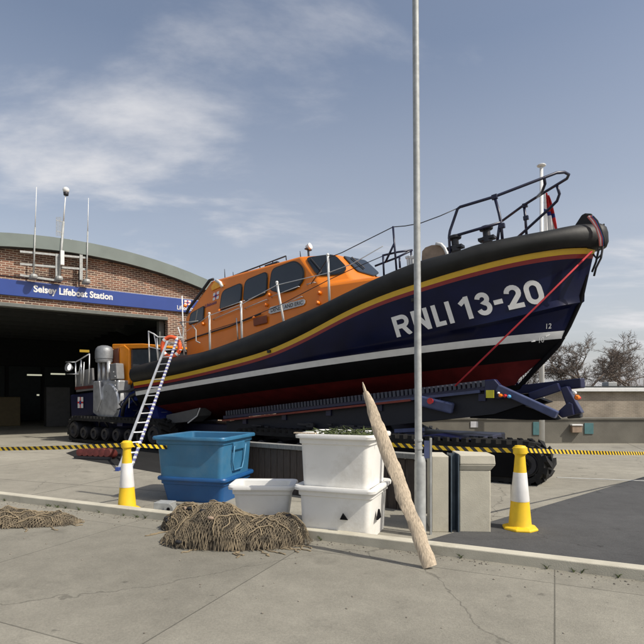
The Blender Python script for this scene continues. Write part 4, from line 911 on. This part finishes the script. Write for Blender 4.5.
# ---------------------------------------------------------------- cones
def cone(px,d,lab,lean=0):
    r=empty('traffic_cone',((px-322)/F*d,d,0)); r.rotation_euler=(0,lean,R(12)); tag(r,lab,'traffic cone','tall yellow and white cones holding the tape')
    def rad(z): return .135-(.135-.058)*z/.86
    mb=MB(); 
    n=24; prof=[(.135,.05),(rad(.05),.06),(rad(.34),.34)]
    mb.lathe(prof,n=n); mb.build('lower_band',conY,r,smooth=40)
    mb=MB(); mb.lathe([(rad(.34)+.002,.34),(rad(.34)+.003,.345),(rad(.68)+.003,.675),(rad(.68)+.001,.68)],n=n); mb.build('sleeve',conW,r,smooth=40)
    mb=MB(); mb.lathe([(rad(.68),.68),(rad(.86),.87),(.058,.875),(.066,.89),(.082,.905),(.085,.945),(.082,.975),(.066,.985),(.06,.995),(.03,1.0)],n=n); mb.build('top',conY,r,smooth=40)
    mb=MB(); mb.lathe([(.20,0),(.21,.015),(.20,.035),(.15,.05),(.135,.055)],n=8); mb.build('base',conY,r,bevel=.008)
    return r
c1=cone(127,7.2,'yellow and white cone standing left of the blue tubs'); c2=cone(520,6.2,'yellow and white cone at the right beside the concrete pier')
c1.scale=(.93,.93,.97); c2.scale=(1,1,1)
def tapeb(pts,lab,h_=.055,pitch=.11,sag=.0):
    mb=MB(); me_pts=[]; 
    P=[]
    for a,b_ in zip(pts,pts[1:]):
        n=24
        for i in range(n): 
            t_=i/n; p=Vector(a).lerp(Vector(b_),t_); p.z-=sag*4*t_*(1-t_); P.append(p)
    P.append(Vector(pts[-1]))
    vs=[];us=[];L=0
    for i,p in enumerate(P):
        if i: L+=(p-P[i-1]).length
        tw=.15*math.sin(L*2.3); o_=Vector((0,math.sin(tw)*h_/2,math.cos(tw)*h_/2))
        vs+=[p-o_,p+o_]; us+=[(L/pitch,0),(L/pitch,.5)]
    fs=[(2*i,2*i+2,2*i+3,2*i+1) for i in range(len(P)-1)]
    me=bpy.data.meshes.new('barrier_tape'); me.from_pydata([tuple(v) for v in vs],[],fs); uv=me.uv_layers.new(name='UVMap')
    for p in me.polygons:
        for li in p.loop_indices: uv.data[li].uv=us[me.loops[li].vertex_index]
    me.materials.append(tape); o=bpy.data.objects.new('barrier_tape',me); col.objects.link(o)
    s_=o.modifiers.new('s','SOLIDIFY'); s_.thickness=.0015
    tag(o,lab,'barrier tape','yellow and black barrier tapes'); return o
ct1=W(127,445,7.2); ct2=W(520,450.5,6.2)
tapeb([W(-60,449,8.4),ct1+Vector((-.07,0,0))],'yellow and black tape running left from the left cone',sag=.02)
tapeb([ct1+Vector((.07,0,0)),W(176,448,7.9)],'short yellow and black tape between the left cone and the blue tub')
tapeb([W(378,443.5,7.0),ct2+Vector((-.08,0,0))],'yellow and black tape from behind the white tubs to the right cone',sag=.015)
tapeb([ct2+Vector((.08,0,0)),W(690,453,10.5)],'yellow and black tape stretching right from the right cone',sag=.02)
# ---------------------------------------------------------------- tubs
def tub(name_mat,Lc,Rc_,zb,zt,depth,lab,taper=.06,rim=.05,rimh=.05,wall=.03,warp=.0,group=None,handles=True,rib=True):
    """Lc,Rc_: front rim corners (x,y); box extends away"""
    Lc=Vector((Lc[0],Lc[1],0)); Rc2=Vector((Rc_[0],Rc_[1],0)); d=(Rc2-Lc); Wd=d.length; ang=math.atan2(d.y,d.x); n=Vector((-d.y,d.x,0)).normalized()
    c=(Lc+Rc2)/2+n*depth/2
    r=empty('plastic_tub',(c.x,c.y,zb),ang); tag(r,lab,'tub',group); H=zt-zb
    def ring(hx,hy,z,rd=.07,k=5):
        out=[]
        for sx,sy,a0 in ((1,1,0),(-1,1,90),(-1,-1,180),(1,-1,270)):
            for i in range(k+1):
                a=R(a0+90*i/k); out.append(Vector((sx*(hx-rd)+rd*math.cos(a),sy*(hy-rd)+rd*math.sin(a),z)))
        return out
    X=Wd/2; Y=depth/2; bx=X-rim; by=Y-rim
    rg=[ring(bx-taper,by-taper,0),ring(bx-taper,by-taper,.01),ring(bx-.012,by-.012,H-rimh-.07),ring(bx+.006,by+.006,H-rimh-.06),ring(bx+.008,by+.008,H-rimh),
        ring(X,Y,H-rimh,.09),ring(X+.004,Y+.004,H-rimh*.4,.09),ring(X-.006,Y-.006,H,.09),ring(bx+.012,by+.012,H,.07),ring(bx-wall,by-wall,H-.012,.05),ring(bx-taper-wall,by-taper-wall,.05,.05)]
    mb=MB(); mb.grid(rg,closed=True); m=len(rg[0]); b=0
    mb.f.append(list(range(m))[::-1]); mb.m.append(0); mb.f.append([10*m+i for i in range(m)]); mb.m.append(0)
    mb.build('shell',name_mat,r,smooth=35)
    if handles:
        for sx in (1,-1):
            hp=MB(); x=sx*(bx-.005)
            hp.box((x,0,H-rimh-.11),(.05,depth*.34,.12)); hp.build('hand_grip',name_mat,r,bevel=.012)
            hp=MB(); hp.tube([(sx*(bx+.03),-depth*.17,H-rimh-.1),(sx*(bx+.012-taper*.3),-depth*.17,H*.4),(sx*(bx+.015-taper*.5),-depth*.12,H*.2),(sx*(bx+.015-taper*.5),depth*.12,H*.2),(sx*(bx+.012-taper*.3),depth*.17,H*.4),(sx*(bx+.03),depth*.17,H-rimh-.1)],.012,6); hp.build('rope_handle',mat('tub_handle',(.07,.22,.36),rough=.6) if name_mat in (tubblue,tubblue2) else name_mat,r,smooth=True)
    return r
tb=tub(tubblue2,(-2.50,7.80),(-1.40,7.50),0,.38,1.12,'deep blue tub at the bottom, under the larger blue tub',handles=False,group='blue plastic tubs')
tub(tubblue,(-2.56,7.75),(-1.40,7.43),.33,.985,1.2,'large open blue plastic tub stacked on top of another',group='blue plastic tubs',taper=.045)
grp='white plastic tubs'
lt=tub(tubwhite,(-.335,5.85),(.555,5.52),0,.585,.88,'lower white tub of the stack behind the driftwood plank',group=grp,handles=False,taper=.03,rim=.045)
for (P_3,E_3) in (([(.08,-.418,.24),(.17,-.418,.24),(.115,-.418,.31)],(0,.02,0)),([(.457,-.22,.22),(.457,-.06,.22),(.457,-.13,.325)],(-.02,0,0))):
    mb=MB(); mb.prism(P_3,E_3); mb.build('drain_slot',black,lt)
tub(tubwhite,(-.326,5.87),(.539,5.53),.57,1.165,.86,'upper white tub of the stack, topmost by the driftwood plank',group=grp,handles=False,taper=.03,rim=.045)
tub(tubwhite,(-1.13,6.18),(-.325,6.15),0,.52,.56,'small low white tub between blue tubs and white stack',group=grp,handles=False)
# timber strip on the upper tub rim, green weed / net inside the tub
mb=MB(); mb.box((0,0,0),(.26,.05,.012)); o=mb.build('wood_strip',drift); o.location=(-.19,5.86,1.172); o.rotation_euler=(0,0,R(-20)); tag(o,'thin pale timber strip lying on the upper white tub rim','wood strip')
mb=MB(); rnd=random.Random(2)
for i in range(140):
    x=rnd.uniform(-.3,.3); y=rnd.uniform(-.22,.25); p=Vector((x,y,rnd.uniform(-.1,.0))); mb.tube([p,p+Vector((rnd.uniform(-.1,.1),rnd.uniform(-.05,.05),rnd.uniform(.03,.11))),p+Vector((rnd.uniform(-.18,.18),rnd.uniform(-.05,.05),rnd.uniform(0,.09)))],.007,4)
mb.box((0,0,-.12),(.66,.5,.1))
o=mb.build('net_bundle',mat('green_net',(.07,.09,.03),rough=.9,var=.5,scale=20)); o.location=(.27,6.08,1.13); o.rotation_euler=(0,0,R(-21)); tag(o,'dull green netting heaped inside the upper white tub','netting')
# ---------------------------------------------------------------- driftwood plank
dr=MB(); a=W(365.5,392,5.25); b_=W(430,570,4.75); b_.z=.03
N=70; rows=[]; ax=(b_-a).normalized(); sx=ax.cross(Vector((0,1,0))).normalized(); sy=ax.cross(sx)
for i in range(N+1):
    t_=i/N; p=a.lerp(b_,t_); wd=.022+.036*min(1,t_*4.5)**.7; th=.026
    wob=Vector((noise.noise(Vector((t_*7,0,3)))*.02,0,0))
    r_=[]
    for k in range(10):
        an=2*math.pi*k/10; nn=1+.20*noise.noise(Vector((t_*9,k*1.3,1)))+.12*noise.noise(Vector((t_*30,k*2.6,5)))
        r_.append(p+wob+sx*math.cos(an)*wd*nn*1.15+sy*math.sin(an)*th*nn)
    rows.append(r_)
dr.grid(rows,closed=True); dr.f.append(list(range(10))); dr.m.append(0); dr.f.append([N*10+k for k in range(10)]); dr.m.append(0)
q0=rows[0]; dr.tube([a+Vector((.005,0,-.02)),a+Vector((-.018,0,.06)),a+Vector((-.03,0,.10))],[.02,.013,.004],6)
tag(dr.build('driftwood_plank',drift,smooth=40),'long weathered driftwood plank leaning in front of the white tubs','plank')
# ---------------------------------------------------------------- nets / pots
def nets(c,rx,ry,H,seed,lab,lumps):
    rnd=random.Random(seed); r=empty('net_heap',c); tag(r,lab,'fishing net','heaps of old netting')
    def hz(x,y):
        e_=(x/rx)**2+(y/ry)**2
        if e_>=1: return 0
        z=(1-e_)**.5
        return H*z*(.62+.38*lumps(x,y))+(.05*noise.noise(Vector((x*7,y*7,seed)))+.03*noise.noise(Vector((x*19,y*19,seed))))*z
    NXX,NYY=70,36; rows=[]
    for j in range(NYY+1):
        rows.append([Vector((-rx+2*rx*i/NXX,-ry+2*ry*j/NYY,hz((-rx+2*rx*i/NXX)*1.07,(-ry+2*ry*j/NYY)*1.10)-.02)) for i in range(NXX+1)])
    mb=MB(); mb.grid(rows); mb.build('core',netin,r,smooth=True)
    # layered mesh: criss-cross cords
    for lay in range(2):
        mb=MB(); n=int(rx*2/.034)
        for k in range(-n,n*2):
            for sgn in (1,-1):
                x0=-rx+k*.034+lay*.015; pts=[]
                for q in range(34):
                    y=-ry+2*ry*q/33; x=x0+sgn*(y+ry)*.8+.05*noise.noise(Vector((x0*5,y*7,lay*9+seed)))+.014*noise.noise(Vector((q*.8,k,lay+seed)))
                    if (x/rx)**2+(y/ry)**2<1.06+.05*math.sin(k*1.7): pts.append(Vector((x,y,max(.012,hz(x,y))+.006+lay*.012+.006*math.sin(q*2.2))))
                    else:
                        if len(pts)>2: mb.tube(pts,.0036,4)
                        pts=[]
                if len(pts)>2: mb.tube(pts,.0036,4)
        mb.build('mesh_layer',net,r)
    mb=MB()
    for k in range(16):
        x=rnd.uniform(-rx*.8,rx*.8); y=rnd.uniform(-ry*.8,ry*.4); pts=[]; an=rnd.uniform(0,6)
        for q in range(24):
            an+=rnd.uniform(-.7,.8); x+=.05*math.cos(an); y+=.03*math.sin(an)
            if (x/rx)**2+(y/ry)**2>.95: break
            pts.append(Vector((x,y,hz(x,y)+.03)))
        if len(pts)>3: mb.tube(pts,.007,6)
    for k in range(5):
        x=rnd.uniform(-rx*.75,rx*.75); y=rnd.uniform(-ry*.7,ry*.1); a=rnd.uniform(0,3.1); c_=Vector((x,y,hz(x,y)+.02)); d_=Vector((math.cos(a),math.sin(a)*.6,.1))*.035
        fb=MB(); fb.tube([c_-d_,c_-d_*.7,c_+d_*.7,c_+d_],[.008,.019,.019,.008],10); fb.build('float',[ropeK,netin,brownm,ropeK][k%4],r,smooth=True)
    for k in range(9):
        an=rnd.uniform(3.3,6.1); p0=Vector((rx*.9*math.cos(an),ry*.9*math.sin(an),.02)); pts=[p0]
        for q in range(9): pts.append(pts[-1]+Vector((math.cos(an+rnd.uniform(-1.3,1.3))*.035,math.sin(an+rnd.uniform(-1.3,1.3))*.03,0)))
        mb.tube([Vector((p.x,p.y,.018)) for p in pts],.007,6)
    mb.build('rope',mat('tan_rope',(.24,.19,.12),rough=1),r,smooth=True)
nets((-.93,5.62,0),.80,.36,.43,1,'heap of old brown netting in front of the small white tub',lambda x,y:.5+.5*math.cos((x+.25)*6.5))
nets((-1.60,6.25,0),.32,.26,.27,5,'smaller mound of tan netting at the foot of the blue tubs',lambda x,y:.6+.4*math.cos(x*7))
nets((-3.95,6.45,0),.95,.30,.16,3,'flat spread of grey netting along the kerb at far left',lambda x,y:.6+.4*math.cos(x*9))
# galvanised bracket by the blue tubs
gb=empty('steel_bracket',(W(164,511,6.8).x,6.8,.02),R(-12)); gb.scale=(1.15,1.15,1.15); tag(gb,'small galvanised box bracket with a round hole at the foot of the blue tubs','bracket')
mb=MB(); mb.box((-.02,.06,.075),(.20,.16,.15)); mb.build('box',galv,gb,bevel=.006)
mb=MB(); n=20
out=[(.07+.055*math.cos(math.pi-math.pi*i/n),0,.085+.055*math.sin(math.pi-math.pi*i/n)) for i in range(n+1)]
mb.prism([(.015,-.03,0)]+[(x+.0,-.03,z) for x,y,z in out]+[(.125,-.03,0)],(0,.012,0)); mb.build('lug',galv,gb)
mb=MB(); mb.lathe([(.02,0),(.02,.004)],(.07,-.031,.085),14,M=Matrix.Rotation(R(90),3,'X')); mb.build('hole',black,gb)
# ---------------------------------------------------------------- ladder
la=empty('ladder'); tag(la,'aluminium ladder with blue and white chequered stile propped against the stern rail','ladder')
b0=G(118,471); b1=G(130.5,469.8); tp0=Mw@LL(bs(167.5,341,2.15)); tp1=Mw@LL(bs(177,340,2.0))
la.location=(0,0,0)
def stile_(a,b_,m_,name):
    mb=MB(); mb.bar(a,b_,.055,.028); return mb.build(name,m_,la)
stile_(b0,tp0,alu,'stile')
st_=stile_(b1,tp1,alu,'stile')
mb=MB(); nn=64
for i in range(nn):
    a=b1.lerp(tp1,.04+.96*i/nn); c=b1.lerp(tp1,.04+.96*(i+.5)/nn); mb.bar(a,c,.063,.034,0 if i%2 else 1)
mb.build('chequered_tape',[mat('violet_blue_tape',(.10,.10,.34)),white],st_)
for i in range(15):
    t_=(i+.6)/15; mb=MB(); mb.tube([b0.lerp(tp0,t_),b1.lerp(tp1,t_)],.016,6); mb.build('rung',alu,la)
for p in (b0,b1):
    mb=MB(); mb.box(p+Vector((0,0,.04)),(.08,.12,.08)); mb.build('foot',signb,la,bevel=.01)
# lifebuoy
lc=Mw@LL(bs(171,347,2.0)); bo=empty('lifebuoy',lc,R(-8)); tag(bo,'orange lifebuoy ring hung on the stern rail behind the ladder','lifebuoy')
mb=MB(); mb.tube([(.26*math.cos(2*math.pi*i/28),0,.28*math.sin(2*math.pi*i/28)) for i in range(28)],.06,10,closed=True); mb.build('ring',lifeo,bo,smooth=True)
for k in range(4):
    a=math.pi/4+k*math.pi/2; mb=MB(); c=Vector((.26*math.cos(a),0,.28*math.sin(a))); t_=Vector((-math.sin(a),0,math.cos(a)))*.035; mb.tube([c-t_,c+t_],.064,12); mb.build('reflective_band',white,bo,smooth=40)
# ---------------------------------------------------------------- world, sun, camera
EL=R(47); az=math.atan2(SUN.x,SUN.y)   # from +Y clockwise
w=bpy.data.worlds.new('World'); S.world=w; w.use_nodes=True; nt=w.node_tree; N=nt.nodes; L=nt.links
bg=N['Background']; sk=N.new('ShaderNodeTexSky'); sk.sky_type='NISHITA'; sk.sun_disc=False; sk.sun_elevation=EL; sk.sun_rotation=az; sk.air_density=1.0; sk.dust_density=3.0; sk.ozone_density=1.0
tc=N.new('ShaderNodeTexCoord'); sp=N.new('ShaderNodeSeparateXYZ'); L.new(tc.outputs['Generated'],sp.inputs[0])
def mth(op,a,b_=None):
    n=N.new('ShaderNodeMath'); n.operation=op
    for i,x in enumerate((a,b_)):
        if x is None: continue
        if isinstance(x,(int,float)): n.inputs[i].default_value=x
        else: L.new(x,n.inputs[i])
    return n.outputs[0]
zz=mth('MAXIMUM',sp.outputs[2],.02); zz=mth('ADD',zz,.12); cx=mth('DIVIDE',sp.outputs[0],zz); cy=mth('DIVIDE',sp.outputs[1],zz)
cb=N.new('ShaderNodeCombineXYZ'); L.new(cx,cb.inputs[0]); L.new(cy,cb.inputs[1])
mpn=N.new('ShaderNodeMapping'); mpn.inputs['Location'].default_value=(2.0,1.02,0); mpn.inputs['Rotation'].default_value=(0,0,R(18)); mpn.inputs['Scale'].default_value=(.55,1.0,1); L.new(cb.outputs[0],mpn.inputs[0])
n1=N.new('ShaderNodeTexNoise'); n1.inputs['Scale'].default_value=1.3; n1.inputs['Detail'].default_value=9; n1.inputs['Roughness'].default_value=.58; n1.inputs['Distortion'].default_value=.35; L.new(mpn.outputs[0],n1.inputs['Vector'])
mr=N.new('ShaderNodeMapRange'); mr.interpolation_type='SMOOTHSTEP'; mr.inputs[1].default_value=.51; mr.inputs[2].default_value=.76; mr.inputs[3].default_value=0; mr.inputs[4].default_value=.8; L.new(n1.outputs['Fac'],mr.inputs[0])
# general milky veil, thicker towards the horizon
vl=mth('MULTIPLY',mth('SUBTRACT',1.0,mth('MINIMUM',mth('MULTIPLY',sp.outputs[2],1.8),1.0)),.55)
n2=N.new('ShaderNodeTexNoise'); n2.inputs['Scale'].default_value=.9; n2.inputs['Detail'].default_value=7; L.new(mpn.outputs[0],n2.inputs['Vector'])
vl=mth('ADD',mth('MULTIPLY',vl,mth('ADD',n2.outputs['Fac'],.4)),.10)
fac_=mth('MINIMUM',mth('ADD',mr.outputs[0],vl),1.0)
mx=N.new('ShaderNodeMix'); mx.data_type='RGBA'; L.new(fac_,mx.inputs[0]); L.new(sk.outputs[0],mx.inputs[6]); mx.inputs[7].default_value=(6.1,6.1,6.3,1)
L.new(mx.outputs[2],bg.inputs['Color']); bg.inputs['Strength'].default_value=.125
sd=bpy.data.lights.new('Sun','SUN'); sd.energy=4.2; sd.angle=R(.5); sd.color=(1,.94,.84); so=bpy.data.objects.new('Sun',sd); col.objects.link(so)
to=Vector((SUN.x*math.cos(EL),SUN.y*math.cos(EL),math.sin(EL))); so.rotation_euler=to.to_track_quat('Z','Y').to_euler()
cd=bpy.data.cameras.new('Camera'); cam=bpy.data.objects.new('Camera',cd); col.objects.link(cam); cam.location=CAM; cam.rotation_euler=(R(90),0,0)
cd.sensor_width=36; cd.lens=F/644*36; cd.shift_y=(EY-322)/644; cd.clip_end=3000; cd.clip_start=.05; S.camera=cam
S.view_settings.view_transform='Standard'; S.view_settings.look='None'; S.view_settings.exposure=0.0; S.view_settings.gamma=1
